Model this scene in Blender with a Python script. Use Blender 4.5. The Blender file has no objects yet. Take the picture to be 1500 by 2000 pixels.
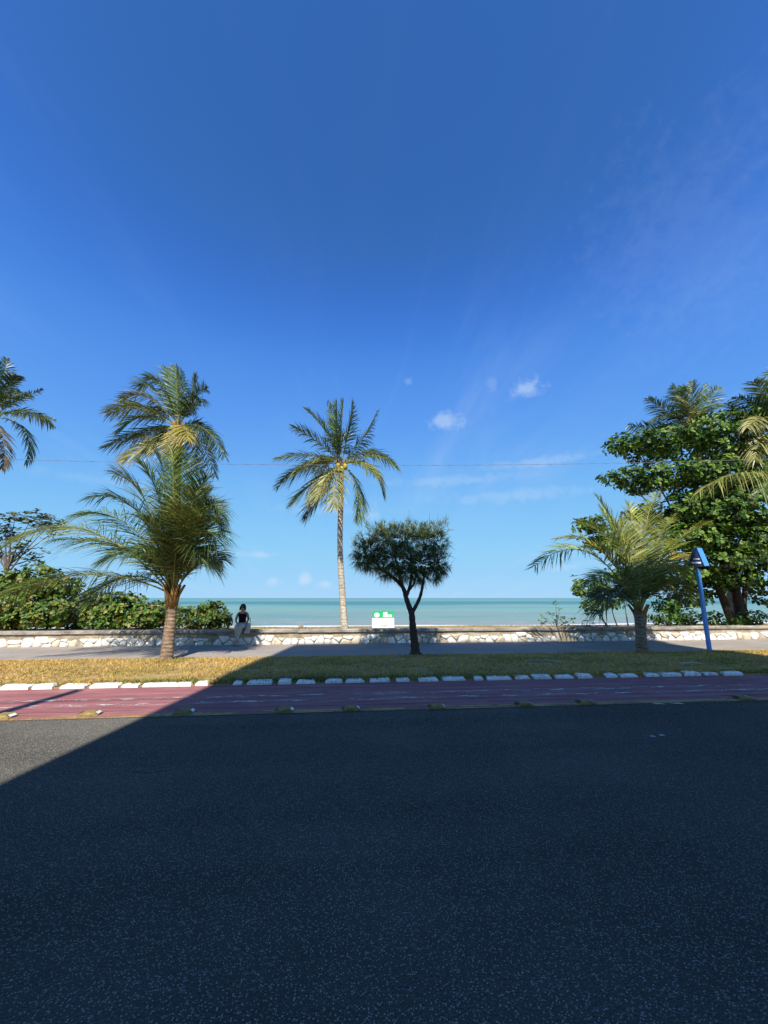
import bpy, bmesh, math, random
import numpy as np
from mathutils import Vector, Matrix, noise
R = math.radians
rnd = random.Random(7)
nrng = np.random.default_rng(11)
sc = bpy.context.scene
COL = sc.collection

# ------------------------------------------------------------------ camera
CAM_H = 1.7
F_PX = 751.0                       # focal length in pixels of a 1500 x 2000 frame
PITCH = math.atan(168 / F_PX)
YAW = R(5.4)                       # camera looks a little to the right of the street's normal
cam = bpy.data.cameras.new('camera')
cam.sensor_fit = 'VERTICAL'; cam.sensor_height = 36.0; cam.lens = 36.0 * F_PX / 2000
cam.clip_start = 0.05; cam.clip_end = 60000
cam_o = bpy.data.objects.new('camera', cam); COL.objects.link(cam_o)
cam_o.location = (0, 0, CAM_H); cam_o.rotation_euler = (math.pi / 2 + PITCH, 0, -YAW)
sc.camera = cam_o

def ray(u, v):
    dx = (u - 750) / F_PX; dy = (1000 - v) / F_PX
    fx, fy, fz = dx, math.cos(PITCH) - dy * math.sin(PITCH), math.sin(PITCH) + dy * math.cos(PITCH)
    return Vector((fx * math.cos(YAW) + fy * math.sin(YAW), -fx * math.sin(YAW) + fy * math.cos(YAW), fz))
def at(u, v, Y):                   # the point of the plane Y = const seen at (u, v)
    r = ray(u, v); return Vector((0, 0, CAM_H)) + r * (Y / r.y)
def ground(u, v, z=0.0):
    r = ray(u, v); return Vector((0, 0, CAM_H)) + r * ((z - CAM_H) / r.z)

# ------------------------------------------------------------------ light
SUN_EL = R(46.5)
SUN_AZ = R(7.4)                    # shadows run away from the camera, this far right of +Y
SHADOW = Vector((math.sin(SUN_AZ), math.cos(SUN_AZ), 0))
sun = bpy.data.lights.new('sun', 'SUN'); sun.energy = 5.0; sun.angle = R(0.5); sun.color = (1.0, 0.94, 0.83)
sun_o = bpy.data.objects.new('sun', sun); COL.objects.link(sun_o)
sun_o.location = (-20, -60, 60)
sun_o.rotation_euler = Vector((SHADOW.x * math.cos(SUN_EL), SHADOW.y * math.cos(SUN_EL), -math.sin(SUN_EL))).to_track_quat('-Z', 'Y').to_euler()

w = bpy.data.worlds.new('World'); sc.world = w; w.use_nodes = True
nt = w.node_tree; N = nt.nodes; L = nt.links
for n in list(N): N.remove(n)
def wn(t, **k):
    n = N.new(t)
    for a, b in k.items(): setattr(n, a, b)
    return n
sky = wn('ShaderNodeTexSky', sky_type='NISHITA', sun_disc=False)
sky.sun_elevation = SUN_EL; sky.sun_rotation = math.pi + SUN_AZ
sky.altitude = 0; sky.air_density = 0.6; sky.dust_density = 0.0; sky.ozone_density = 6.0
# one tone curve over the whole sky, as the phone camera renders a clear tropical blue
dim = wn('ShaderNodeVectorMath', operation='SCALE'); dim.inputs['Scale'].default_value = .1; L.new(sky.outputs[0], dim.inputs[0])
cur = wn('ShaderNodeRGBCurve'); L.new(dim.outputs[0], cur.inputs['Color'])
for ch, pts in enumerate(([(.032, .036), (.053, .098), (.151, .245), (.404, .345), (.744, .40), (1, .42)],
                          [(.064, .142), (.106, .31), (.289, .575), (.669, .66), (.905, .68), (1, .69)],
                          [(.10, .30), (.147, .445), (.241, .85), (.585, .955), (.957, .965), (1, .97)])):
    c = cur.mapping.curves[ch]
    c.points[0].location = (0, 0); c.points[1].location = pts[-1]
    for p in pts[:-1]: c.points.new(*p)
    for p in c.points: p.handle_type = 'AUTO_CLAMPED'
cur.mapping.update()
hsv = wn('ShaderNodeVectorMath', operation='SCALE'); hsv.inputs['Scale'].default_value = 13.0; L.new(cur.outputs[0], hsv.inputs[0])
tc = wn('ShaderNodeTexCoord')
def wmath(op, a, b=None, c=None):
    n = wn('ShaderNodeMath', operation=op)
    for i, x in enumerate((a, b, c)):
        if x is None: continue
        if isinstance(x, (int, float)): n.inputs[i].default_value = x
        else: L.new(x, n.inputs[i])
    return n.outputs[0]
def wvec(op, a, b):
    n = wn('ShaderNodeVectorMath', operation=op)
    for i, x in enumerate((a, b)):
        if isinstance(x, (tuple, Vector)): n.inputs[i].default_value = tuple(x)
        elif x is not None: L.new(x, n.inputs[i])
    return n.outputs['Value'] if op in ('LENGTH', 'DOT_PRODUCT') else n.outputs[0]
def wnoise(vec, scale, detail=5, rough=0.6, dist=0.0):
    n = wn('ShaderNodeTexNoise'); n.inputs['Scale'].default_value = scale; n.inputs['Detail'].default_value = detail
    n.inputs['Roughness'].default_value = rough; n.inputs['Distortion'].default_value = dist
    L.new(vec, n.inputs['Vector']); return n.outputs['Fac']
def wmap(x, a, b, c, d):
    n = wn('ShaderNodeMapRange', interpolation_type='SMOOTHSTEP'); n.inputs[1].default_value = a; n.inputs[2].default_value = b
    n.inputs[3].default_value = c; n.inputs[4].default_value = d; L.new(x, n.inputs[0]); return n.outputs[0]
D = tc.outputs['Generated']
fine = wnoise(D, 34, 6, 0.62, 0.4)
# small fair-weather clouds (direction, half width, half height, opacity)
CL = [(1025, 760, 38, 20, .42), (868, 822, 40, 21, .42), (797, 744, 12, 10, .22), (960, 752, 14, 16, .12), (505, 1083, 40, 9, .42),
      (598, 1132, 19, 17, .62), (532, 1136, 19, 14, .42), (634, 1140, 18, 11, .40), (722, 1006, 32, 17, .28), (1085, 1108, 50, 10, .25), (880, 938, 170, 13, .20), (1060, 902, 150, 11, .20), (1010, 968, 190, 15, .20), (640, 996, 150, 12, .14), (1340, 470, 150, 210, .045), (180, 935, 150, 12, .12), (760, 1128, 40, 10, .25)]
cloud = None
for u, v, rx, rz, op in CL:
    d = ray(u, v).normalized()
    k = 1 / (F_PX * 1.06)
    q = wvec('MULTIPLY', wvec('SUBTRACT', D, d), (1 / (rx * k), 1 / (rx * k), 1 / (rz * k)))
    dist = wvec('LENGTH', q, None)
    val = wmath('ADD', wmath('MULTIPLY', fine, 2.3), wmath('MULTIPLY', dist, -1.0))
    m = wmap(val, .10, 1.15, 0, op)
    cloud = m if cloud is None else wmath('MAXIMUM', cloud, m)
# high thin cirrus over the whole dome, drawn out in streaks
sep = wn('ShaderNodeSeparateXYZ'); L.new(D, sep.inputs[0])
zz = wmath('ADD', wmath('MAXIMUM', sep.outputs[2], 0.0), 0.12)
cmb = wn('ShaderNodeCombineXYZ')
L.new(wmath('DIVIDE', sep.outputs[0], zz), cmb.inputs[0]); L.new(wmath('DIVIDE', sep.outputs[1], zz), cmb.inputs[1])
mp = wn('ShaderNodeMapping'); mp.inputs['Rotation'].default_value = (0, 0, R(-38)); mp.inputs['Scale'].default_value = (2.2, .42, 1)
L.new(cmb.outputs[0], mp.inputs[0])
streak = wnoise(mp.outputs[0], 1.15, 6, 0.6, 0.9)
broad = wnoise(cmb.outputs[0], 0.55, 2, 0.5)
cir = wmath('MULTIPLY', wmap(streak, .42, .84, 0, .20), wmap(broad, .40, .64, .12, 1))
cloud = wmath('MINIMUM', wmath('ADD', cloud, cir), 0.75)
mix = wn('ShaderNodeMix', data_type='RGBA'); mix.inputs['B'].default_value = (8.2, 10.2, 12.6, 1)
L.new(cloud, mix.inputs['Factor']); L.new(hsv.outputs[0], mix.inputs['A'])
bg = wn('ShaderNodeBackground'); bg.inputs['Strength'].default_value = 0.05
L.new(mix.outputs['Result'], bg.inputs[0])
wo = wn('ShaderNodeOutputWorld'); L.new(bg.outputs[0], wo.inputs[0])

vs = sc.view_settings
vs.view_transform = 'Standard'; vs.look = 'None'; vs.exposure = 0.6; vs.gamma = 1.0; vs.use_curve_mapping = False

# ------------------------------------------------------------------ materials
class MB:
    """small node builder"""
    def __init__(s, name):
        s.m = bpy.data.materials.new(name); s.m.use_nodes = True
        s.t = s.m.node_tree; s.n = s.t.nodes; s.l = s.t.links
        s.b = s.n['Principled BSDF']; s.o = s.n['Material Output']
        s.tc = s.n.new('ShaderNodeTexCoord'); s.geo = s.n.new('ShaderNodeNewGeometry')
        s.pos = s.geo.outputs['Position']
    def put(s, x, sock):
        if isinstance(x, (int, float)): sock.default_value = x
        elif isinstance(x, (tuple, list)): sock.default_value = tuple(x) + ((1,) if len(x) == 3 and len(sock.default_value) == 4 else ())
        else: s.l.new(x, sock)
    def math(s, op, a, b=0.0):
        n = s.n.new('ShaderNodeMath'); n.operation = op; s.put(a, n.inputs[0]); s.put(b, n.inputs[1]); return n.outputs[0]
    def noise(s, scale, detail=4, rough=.55, vec=None, dist=0.0, col=False):
        n = s.n.new('ShaderNodeTexNoise'); n.inputs['Scale'].default_value = scale; n.inputs['Detail'].default_value = detail
        n.inputs['Roughness'].default_value = rough; n.inputs['Distortion'].default_value = dist
        s.l.new(vec or s.pos, n.inputs['Vector']); return n.outputs['Color' if col else 'Fac']
    def voro(s, scale, vec=None, feature='F1', out='Distance', rand=1.0):
        n = s.n.new('ShaderNodeTexVoronoi'); n.feature = feature; n.inputs['Scale'].default_value = scale
        n.inputs['Randomness'].default_value = rand
        s.l.new(vec or s.pos, n.inputs['Vector']); return n.outputs[out]
    def map(s, x, a, b, c=0.0, d=1.0, smooth=True):
        n = s.n.new('ShaderNodeMapRange'); n.interpolation_type = 'SMOOTHSTEP' if smooth else 'LINEAR'
        for i, k in enumerate((a, b, c, d)): n.inputs[i + 1].default_value = k
        s.l.new(x, n.inputs[0]); return n.outputs[0]
    def mix(s, f, a, b, mode='MIX'):
        n = s.n.new('ShaderNodeMix'); n.data_type = 'RGBA'; n.blend_type = mode
        s.put(f, n.inputs['Factor']); s.put(a, n.inputs['A']); s.put(b, n.inputs['B']); return n.outputs['Result']
    def scale(s, sx, sy, sz, rot=0):
        n = s.n.new('ShaderNodeMapping'); n.inputs['Scale'].default_value = (sx, sy, sz); n.inputs['Rotation'].default_value = (0, 0, rot)
        s.l.new(s.pos, n.inputs[0]); return n.outputs[0]
    def xyz(s, vec=None):
        n = s.n.new('ShaderNodeSeparateXYZ'); s.l.new(vec or s.pos, n.inputs[0]); return n.outputs
    def ramp(s, x, stops):
        n = s.n.new('ShaderNodeValToRGB'); s.l.new(x, n.inputs[0]); e = n.color_ramp.elements
        while len(e) < len(stops): e.new(0.5)
        for k, (p, c) in zip(e, stops): k.position = p; k.color = tuple(c) + (1,)
        return n.outputs[0]
    def bump(s, h, strength=.4, dist=.02):
        n = s.n.new('ShaderNodeBump'); n.inputs['Strength'].default_value = strength; n.inputs['Distance'].default_value = dist
        s.l.new(h, n.inputs['Height']); s.l.new(n.outputs[0], s.b.inputs['Normal']); return n.outputs[0]
    def done(s, col=None, rough=.8, spec=.3):
        if col is not None: s.put(col, s.b.inputs['Base Color'])
        s.put(rough, s.b.inputs['Roughness']); s.b.inputs['Specular IOR Level'].default_value = spec
        return s.m
    def attr(s, name):
        n = s.n.new('ShaderNodeAttribute'); n.attribute_name = name; return n.outputs['Color']
    def orand(s):
        return s.n.new('ShaderNodeObjectInfo').outputs['Random']

M = {}
def plain(name, col, rough=.7, spec=.3, vary=.25, nscale=12, bump=0.0):
    b = MB(name); n = b.noise(nscale, 5, .6)
    dark = tuple(c * (1 - vary) for c in col); light = tuple(min(1, c * (1 + vary * .6)) for c in col)
    c = b.ramp(n, [(.3, dark), (.7, light)])
    if bump: b.bump(n, bump, .02)
    M[name] = b.done(c, rough, spec); return M[name]

# asphalt: dark binder with pale worn aggregate
b = MB('asphalt')
v1 = b.voro(100, out='Color'); d1 = b.voro(100)
sepc = b.n.new('ShaderNodeSeparateColor'); b.l.new(v1, sepc.inputs[0])
grain = b.noise(150, 3, .6)
patch = b.noise(.55, 8, .66); lanew = b.noise(1.1, 3, .5, vec=b.scale(.08, 1.2, 1))
base = b.ramp(patch, [(.35, (.096, .090, .077)), (.7, (.154, .145, .123))])
base = b.mix(b.map(lanew, .4, .7, 0, .45), base, (.060, .057, .049))
base = b.mix(b.map(grain, .35, .7, 0, .5), base, (.034, .032, .029))
st = b.math('MULTIPLY', b.map(sepc.outputs[0], .40, .98, 0, 1), b.map(d1, .22, .55, 1, 0))
col = b.mix(b.math('MULTIPLY', st, .85), base, (.50, .475, .42))
st2 = b.math('MULTIPLY', b.map(sepc.outputs[1], .965, .99, 0, .8), b.map(d1, .25, .6, 1, 0))
col = b.mix(st2, col, (.42, .40, .36))
b.bump(b.math('ADD', b.math('MULTIPLY', d1, -1.0), b.math('MULTIPLY', grain, .3)), 1.0, .014)
b.b.inputs['Diffuse Roughness'].default_value = 1.0
M['asphalt'] = b.done(col, .9, .08)

# red painted cycle lane, sun-bleached and scuffed
b = MB('red_lane')
str1 = b.noise(2.0, 6, .65, vec=b.scale(.35, 3.0, 1)); fine_ = b.noise(60, 3, .6); big = b.noise(.8, 3, .5)
col = b.ramp(str1, [(.28, (.20, .070, .070)), (.5, (.285, .108, .108)), (.72, (.38, .18, .17))])
col = b.mix(b.map(fine_, .45, .75, 0, .35), col, (.20, .10, .10))
col = b.mix(b.map(big, .55, .75, 0, .3), col, (.45, .25, .22))
yl = b.math('ADD', b.xyz()[1], b.math('MULTIPLY', b.noise(1, 5, .65, vec=b.scale(.5, .2, 1)), .22))
for y0, wd in ((8.06, .016), (7.03, .014), (6.80, .022)):
    dl = b.math('ABSOLUTE', b.math('SUBTRACT', yl, y0 + .11)); br = b.noise(1, 4, .6, vec=b.scale(.8, 2, 1))
    col = b.mix(b.math('MULTIPLY', b.map(dl, wd * .5, wd * 1.6, 1, 0), b.map(br, .36, .52, 0, .75)), col, (.085, .05, .05))
b.bump(fine_, .35, .01)
M['red_lane'] = b.done(col, .85, .2)

def worn_paint(name, colr, lo, hi, sc_=(1.2, 4.5)):
    b = MB(name); n = b.noise(2.4, 7, .7, vec=b.scale(sc_[0], sc_[1], 1)); n2 = b.noise(38, 3, .6)
    f = b.map(b.math('ADD', n, b.math('MULTIPLY', b.math('SUBTRACT', n2, .5), .35)), lo, hi, 0, 1)
    tr = b.n.new('ShaderNodeBsdfTransparent'); mx = b.n.new('ShaderNodeMixShader')
    b.l.new(f, mx.inputs[0]); b.l.new(tr.outputs[0], mx.inputs[1]); b.l.new(b.b.outputs[0], mx.inputs[2]); b.l.new(mx.outputs[0], b.o.inputs[0])
    b.done(b.ramp(n2, [(.3, tuple(c * .75 for c in colr)), (.7, colr)]), .8, .2); M[name] = b.m
worn_paint('worn_white', (.60, .52, .48), .48, .62)
worn_paint('worn_ochre', (.42, .27, .12), .36, .58, (.5, 2.0))
worn_paint('old_white', (.66, .65, .62), .38, .50)

b = MB('pavement')
n1 = b.noise(.9, 5, .6); n2 = b.noise(45, 4, .6); n3 = b.noise(1.5, 4, .6, vec=b.scale(.15, 2.2, 1))
col = b.ramp(n1, [(.3, (.26, .22, .185)), (.7, (.34, .30, .255))])
col = b.mix(b.map(n3, .52, .72, 0, .5), col, (.24, .215, .19)); col = b.mix(b.map(n2, .5, .8, 0, .4), col, (.20, .18, .16))
b.bump(n2, .3, .01); M['pavement'] = b.done(col, .88, .2)

b = MB('dry_soil')
n1 = b.noise(1.6, 5, .65); n2 = b.noise(22, 5, .65)
col = b.ramp(n1, [(.32, (.26, .175, .075)), (.55, (.44, .30, .13)), (.75, (.32, .25, .085))])
col = b.mix(b.map(n2, .45, .75, 0, .6), col, (.15, .10, .05)); b.bump(n2, .8, .05); M['dry_soil'] = b.done(col, .95, .1)

b = MB('sand')
n1 = b.noise(.5, 5, .6); n2 = b.noise(18, 4, .6)
col = b.ramp(n1, [(.3, (.50, .40, .25)), (.7, (.66, .55, .38))]); b.bump(n2, .5, .05); M['sand'] = b.done(col, .95, .1)

b = MB('stone_white'); r_ = b.orand(); n1 = b.noise(9, 5, .6); n2 = b.noise(40, 4, .6)
col = b.ramp(r_, [(.0, (.82, .80, .75)), (.70, (.76, .73, .67)), (.86, (.54, .47, .37)), (1.0, (.60, .52, .40))])
col = b.mix(b.map(n1, .52, .74, 0, .75), col, (.33, .27, .19)); b.bump(n1, .5, .04); M['stone_white'] = b.done(col, .9, .15)
b = MB('mortar'); n1 = b.noise(3.2, 6, .65); n2 = b.noise(30, 4, .6)
col = b.ramp(n1, [(.3, (.20, .165, .12)), (.5, (.37, .31, .23)), (.72, (.54, .48, .38))])
col = b.mix(b.map(n2, .5, .75, 0, .6), col, (.16, .13, .095)); b.bump(n2, .7, .03); M['mortar'] = b.done(col, .95, .1)
b = MB('coping'); n1 = b.noise(2.0, 6, .68, vec=b.scale(1, 1, 3)); n2 = b.noise(26, 4, .6)
col = b.ramp(n1, [(.30, (.12, .105, .09)), (.48, (.29, .25, .21)), (.70, (.46, .41, .35))])
col = b.mix(b.map(n2, .5, .78, 0, .6), col, (.10, .085, .07)); b.bump(n2, .7, .03); M['coping'] = b.done(col, .92, .15)
b = MB('whitewash'); n1 = b.noise(11, 5, .65); n2 = b.noise(2.5, 3, .5)
col = b.ramp(n1, [(.34, (.50, .46, .39)), (.48, (.80, .78, .73)), (.8, (.84, .82, .78))]); b.bump(n1, .5, .03); M['whitewash'] = b.done(col, .85, .2)

def leafmat(name, trans=.25, rough=.42, spec=.45):
    b = MB(name); a = b.attr('tint'); n = b.noise(7, 2, .5)
    c = b.mix(b.map(n, .35, .7, 0, .35), a, b.mix(1.0, a, (.62, .62, .55), 'MULTIPLY'))
    b.done(c, rough, spec)
    tr = b.n.new('ShaderNodeBsdfTranslucent'); b.l.new(b.mix(1.0, c, (1.0, 1.05, .55), 'MULTIPLY'), tr.inputs[0])
    mx = b.n.new('ShaderNodeMixShader'); mx.inputs[0].default_value = trans
    b.l.new(b.b.outputs[0], mx.inputs[1]); b.l.new(tr.outputs[0], mx.inputs[2]); b.l.new(mx.outputs[0], b.o.inputs[0])
    M[name] = b.m
leafmat('palm_leaf', .10, .42, .4); leafmat('broad_leaf', .10, .5, .28); leafmat('needle', .12, .6, .2); leafmat('grass', .2, .75, .1)
b = MB('rachis'); a = b.attr('tint'); M['rachis'] = b.done(a, .5, .4)

b = MB('palm_trunk'); n1 = b.noise(5, 6, .65, vec=b.scale(1.5, 1.5, 4)); n2 = b.noise(30, 4, .6); z = b.xyz()[2]
rings = b.math('SINE', b.math('ADD', b.math('MULTIPLY', z, 62.0), b.math('MULTIPLY', n1, 5.0)))
col = b.ramp(n1, [(.3, (.11, .075, .05)), (.5, (.24, .165, .11)), (.72, (.42, .32, .225))])
col = b.mix(b.map(rings, .55, 1.0, 0, .5), col, (.085, .062, .045)); b.bump(b.math('ADD', n2, b.math('MULTIPLY', rings, .4)), .6, .03); M['palm_trunk'] = b.done(col, .9, .15)
b = MB('pale_trunk'); n1 = b.noise(5, 6, .7, vec=b.scale(2, 2, 2.4)); z = b.xyz()[2]
col = b.ramp(n1, [(.30, (.13, .11, .085)), (.45, (.38, .33, .26)), (.60, (.62, .56, .46))]); rings = b.math('SINE', b.math('MULTIPLY', z, 46.0))
col = b.mix(b.map(rings, .6, 1.0, 0, .5), col, (.14, .11, .08)); b.bump(n1, .6, .03); M['pale_trunk'] = b.done(col, .9, .15)
plain('fibre', (.30, .17, .06), .9, .1, .5, 14, .6)
plain('coconut', (.42, .36, .07), .45, .4, .3, 6)
plain('dark_bark', (.075, .058, .046), .95, .1, .5, 12, .8)
plain('grey_bark', (.17, .14, .115), .95, .1, .4, 10, .8)
plain('skin', (.40, .22, .15), .55, .3, .1, 20)
plain('hair', (.018, .013, .011), .5, .35, .3, 60)
plain('black_cloth', (.014, .010, .012), .9, .1, .3, 30)
plain('light_cloth', (.46, .43, .37), .9, .1, .15, 20, .2)
plain('pale_bag', (.52, .50, .42), .9, .1, .15, 20, .2)
plain('shoe', (.42, .37, .36), .7, .2, .2, 20)
plain('lens_black', (.008, .008, .01), .12, .5, 0)
plain('lips', (.32, .10, .09), .5, .3, .05)
plain('pink_cloth', (.55, .12, .11), .9, .1, .15, 20)
plain('blue_paint', (.075, .29, .72), .45, .4, .16, 6)
plain('navy_paint', (.012, .022, .06), .4, .4, .2, 6)
plain('white_print', (.75, .76, .78), .6, .2, .05)
plain('sign_white', (.80, .79, .74), .55, .3, .05, 4)
plain('sign_green', (.02, .42, .15), .5, .3, .08, 4)
plain('sign_mint', (.42, .68, .48), .5, .3, .08, 4)
plain('sign_red', (.42, .16, .12), .6, .2, .1)
plain('galvanised', (.30, .31, .32), .5, .5, .2, 10)
plain('stud_yellow', (.26, .19, .07), .8, .2, .5, 16, .4)
plain('stud_dark', (.035, .03, .028), .6, .3, .3, 20)
plain('reflector', (.70, .70, .68), .3, .5, .1, 30)
plain('cable', (.24, .23, .30), .7, .2, .2, 10)
plain('concrete', (.34, .33, .31), .9, .15, .2, 4, .3)
plain('render_wall', (.42, .40, .36), .9, .1, .12, 1.5)
plain('glass_dark', (.03, .04, .05), .08, .6, .1, 2)
plain('scrap', (.36, .36, .36), .8, .2, .1)
plain('twig', (.42, .36, .28), .9, .1, .25, 20)

# sea: turbid green water over sand
b = MB('sea'); x_, y_, z_ = b.xyz()
far = b.map(b.math('LOGARITHM', y_, 10), math.log10(45), math.log10(3000), 0, 1, False)
col = b.ramp(far, [(0, (.22, .22, .175)), (.10, (.19, .27, .205)), (.26, (.145, .295, .21)), (.5, (.10, .275, .195)), (.72, (.07, .245, .175)), (1, (.042, .195, .15))])
pn = b.noise(1, 5, .6, vec=b.scale(.012, .05, 1)); col = b.mix(b.map(pn, .45, .68, 0, .45), col, (.165, .215, .215))
rip = b.noise(1, 8, .74, vec=b.scale(.010, .075, 1)); col = b.mix(b.map(rip, .46, .60, 0, .8), col, (.20, .22, .205))
rip2 = b.noise(1, 8, .74, vec=b.scale(.007, .045, 1)); col = b.mix(b.map(rip2, .48, .62, 0, .7), col, (.075, .205, .155))
band = b.math('MULTIPLY', b.map(b.math('ADD', y_, b.math('MULTIPLY', b.noise(1, 4, .6, vec=b.scale(.004, .004, 1)), 160)), 265, 300, 0, 1), b.map(y_, 330, 470, 1, 0))
col = b.mix(b.math('MULTIPLY', band, .75), col, (.018, .115, .135))
# broken foam lines near the shore
fn = b.noise(1, 6, .65, vec=b.scale(.10, .5, 1)); wob = b.math('MULTIPLY', b.noise(1, 3, .5, vec=b.scale(.035, .02, 1)), 9)
foam = None
for y0, wd, lo in ((47.5, 1.9, .36), (54, 1.2, .56), (63, 1.0, .62), (76, 1.0, .66)):
    dd = b.math('ABSOLUTE', b.math('SUBTRACT', b.math('ADD', y_, wob), y0 + 4.5))
    fm = b.math('MULTIPLY', b.map(dd, wd * .4, wd, 1, 0), b.map(fn, lo, lo + .08, 0, 1)); foam = fm if foam is None else b.math('MAXIMUM', foam, fm)
col = b.mix(foam, col, (.62, .62, .60))
h1 = b.noise(1, 4, .6, vec=b.scale(.35, 1.5, 1)); h2 = b.noise(1, 3, .6, vec=b.scale(2.2, 6, 1)); h3 = b.noise(1, 4, .6, vec=b.scale(.05, .22, 1))
hh = b.math('ADD', b.math('MULTIPLY', h1, 1.0), b.math('ADD', b.math('MULTIPLY', h2, .25), b.math('MULTIPLY', h3, 2.5)))
b.bump(hh, .55, .35)
M['sea'] = b.done(col, b.math('ADD', .32, b.math('MULTIPLY', foam, .5)), .18)

# ------------------------------------------------------------------ object helpers
def tag(o, label=None, cat=None, group=None, kind=None):
    for k, v in (('label', label), ('category', cat), ('group', group), ('kind', kind)):
        if v: o[k] = v
    return o
def wloc(o):
    v = Vector((0, 0, 0))
    while o is not None: v = v + o.location; o = o.parent
    return v
def empty(name, loc, label, cat, group=None):
    o = bpy.data.objects.new(name, None); o.empty_display_size = .2; COL.objects.link(o); o.location = loc
    return tag(o, label, cat, group)
def mobj(name, verts, faces, mat, parent=None, smooth=False, tint=None, kind=None):
    """verts in world space; the object sits on its parent's origin"""
    off = np.array(wloc(parent)) if parent else np.zeros(3)
    v = np.asarray(verts, float).reshape(-1, 3) - off
    me = bpy.data.meshes.new(name); me.from_pydata(v.tolist(), [], [tuple(int(i) for i in f) for f in faces]); me.update()
    if tint is not None:
        ca = me.color_attributes.new('tint', 'FLOAT_COLOR', 'POINT')
        t = np.ones((len(v), 4)); t[:, :3] = tint; ca.data.foreach_set('color', t.ravel())
    if smooth: me.polygons.foreach_set('use_smooth', [True] * len(me.polygons))
    me.materials.append(M[mat] if isinstance(mat, str) else mat)
    o = bpy.data.objects.new(name, me); COL.objects.link(o)
    if parent: o.parent = parent
    if kind: o['kind'] = kind
    return o
def box(x0, x1, y0, y1, z0, z1):
    v = [(x, y, z) for z in (z0, z1) for y in (y0, y1) for x in (x0, x1)]
    return v, [(0, 2, 3, 1), (4, 5, 7, 6), (0, 1, 5, 4), (2, 6, 7, 3), (0, 4, 6, 2), (1, 3, 7, 5)]
def join(*parts):
    V, Fc = [], []
    for v, f in parts:
        k = len(V); V += [tuple(q) for q in v]; Fc += [tuple(i + k for i in g) for g in f]
    return V, Fc
def tube(pts, rad, seg=8, cap=True):
    pts = [Vector(p) for p in pts]; V, Fc = [], []
    ref = Vector((1, 0, 0)) if abs((pts[-1] - pts[0]).normalized().x) < .8 else Vector((0, 1, 0))
    for i, p in enumerate(pts):
        t = (pts[min(i + 1, len(pts) - 1)] - pts[max(i - 1, 0)]).normalized()
        a = (ref - t * ref.dot(t)).normalized(); c = t.cross(a)
        r = rad[i] if hasattr(rad, '__len__') else rad
        for k in range(seg):
            an = 2 * math.pi * k / seg; V.append(tuple(p + (a * math.cos(an) + c * math.sin(an)) * r))
    for i in range(len(pts) - 1):
        for k in range(seg):
            k2 = (k + 1) % seg; Fc.append((i * seg + k, i * seg + k2, (i + 1) * seg + k2, (i + 1) * seg + k))
    if cap:
        Fc.append(tuple(range(seg))[::-1]); Fc.append(tuple((len(pts) - 1) * seg + k for k in range(seg)))
    return V, Fc
def spline(pts, n):
    pts = [Vector(p) for p in pts]; out = []
    P = [pts[0] * 2 - pts[1]] + pts + [pts[-1] * 2 - pts[-2]]
    for i in range(1, len(P) - 2):
        for k in range(n):
            t = k / n; a, b_, c, d = P[i - 1], P[i], P[i + 1], P[i + 2]
            out.append(.5 * ((2 * b_) + (c - a) * t + (2 * a - 5 * b_ + 4 * c - d) * t * t + (3 * b_ - a - 3 * c + d) * t ** 3))
    out.append(pts[-1]); return out
def bevel_box(x0, x1, y0, y1, z0, z1, bv, jit=0.0, rr=rnd):
    """box with a chamfered top, corners a little uneven"""
    j = lambda: rr.uniform(-jit, jit)
    lo = [(x0 + j(), y0 + j(), z0), (x1 + j(), y0 + j(), z0), (x1 + j(), y1 + j(), z0), (x0 + j(), y1 + j(), z0)]
    mid = [(a, c, z1 - bv + j() * .6) for a, c, _ in lo]
    cx, cy = (x0 + x1) / 2, (y0 + y1) / 2
    top = [(a - math.copysign(bv, a - cx), c - math.copysign(bv, c - cy), z1 + j() * .6) for a, c, _ in lo]
    v = lo + mid + top; f = [(3, 2, 1, 0), (8, 9, 10, 11)]
    for q in (0, 4):
        for k in range(4): k2 = (k + 1) % 4; f.append((q + k, q + k2, q + 4 + k2, q + 4 + k))
    return v, f
def grid(xs, ys, zf):
    V = [(x, y, zf(x, y)) for y in ys for x in xs]; n = len(xs)
    return V, [(j * n + i, j * n + i + 1, (j + 1) * n + i + 1, (j + 1) * n + i) for j in range(len(ys) - 1) for i in range(n - 1)]
def struct(name, vf, mat, smooth=False):
    return tag(mobj(name, vf[0], vf[1], mat, smooth=smooth), kind='structure')

# ------------------------------------------------------------------ setting
Y_ROAD, Y_LANE, Y_KERB, Y_VERGE, Y_WALL = 6.45, 8.46, 8.66, 11.80, 15.10
struct('ground', grid([-400, 400], [-400, 17.0], lambda x, y: -.10), 'dry_soil')
struct('road', grid([-120, 120], [-.6, Y_ROAD], lambda x, y: 0.0), 'asphalt')
struct('cycle_lane', grid([-120, 120], [Y_ROAD, Y_LANE + .12], lambda x, y: 0.004), 'red_lane')
struct('near_pavement', join(box(-120, 120, -4.6, -.6, -.09, .14)), 'pavement')
xs = list(np.linspace(-30, 30, 121)); 
def verge_z(x, y):
    s = min(1, max(0, (y - Y_KERB + .08) / .35)); e = min(1, max(0, (Y_VERGE + .15 - y) / .4))
    return .035 + .05 * s * e + .02 * noise.noise(Vector((x * .6, y * .9, 0))) * s * e
struct('verge', grid(xs, list(np.linspace(Y_KERB - .10, Y_VERGE + .15, 22)), verge_z), 'dry_soil', True)
struct('pavement', grid([-120, 120], [Y_VERGE - .05, Y_WALL + .1], lambda x, y: .045), 'pavement')

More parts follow.
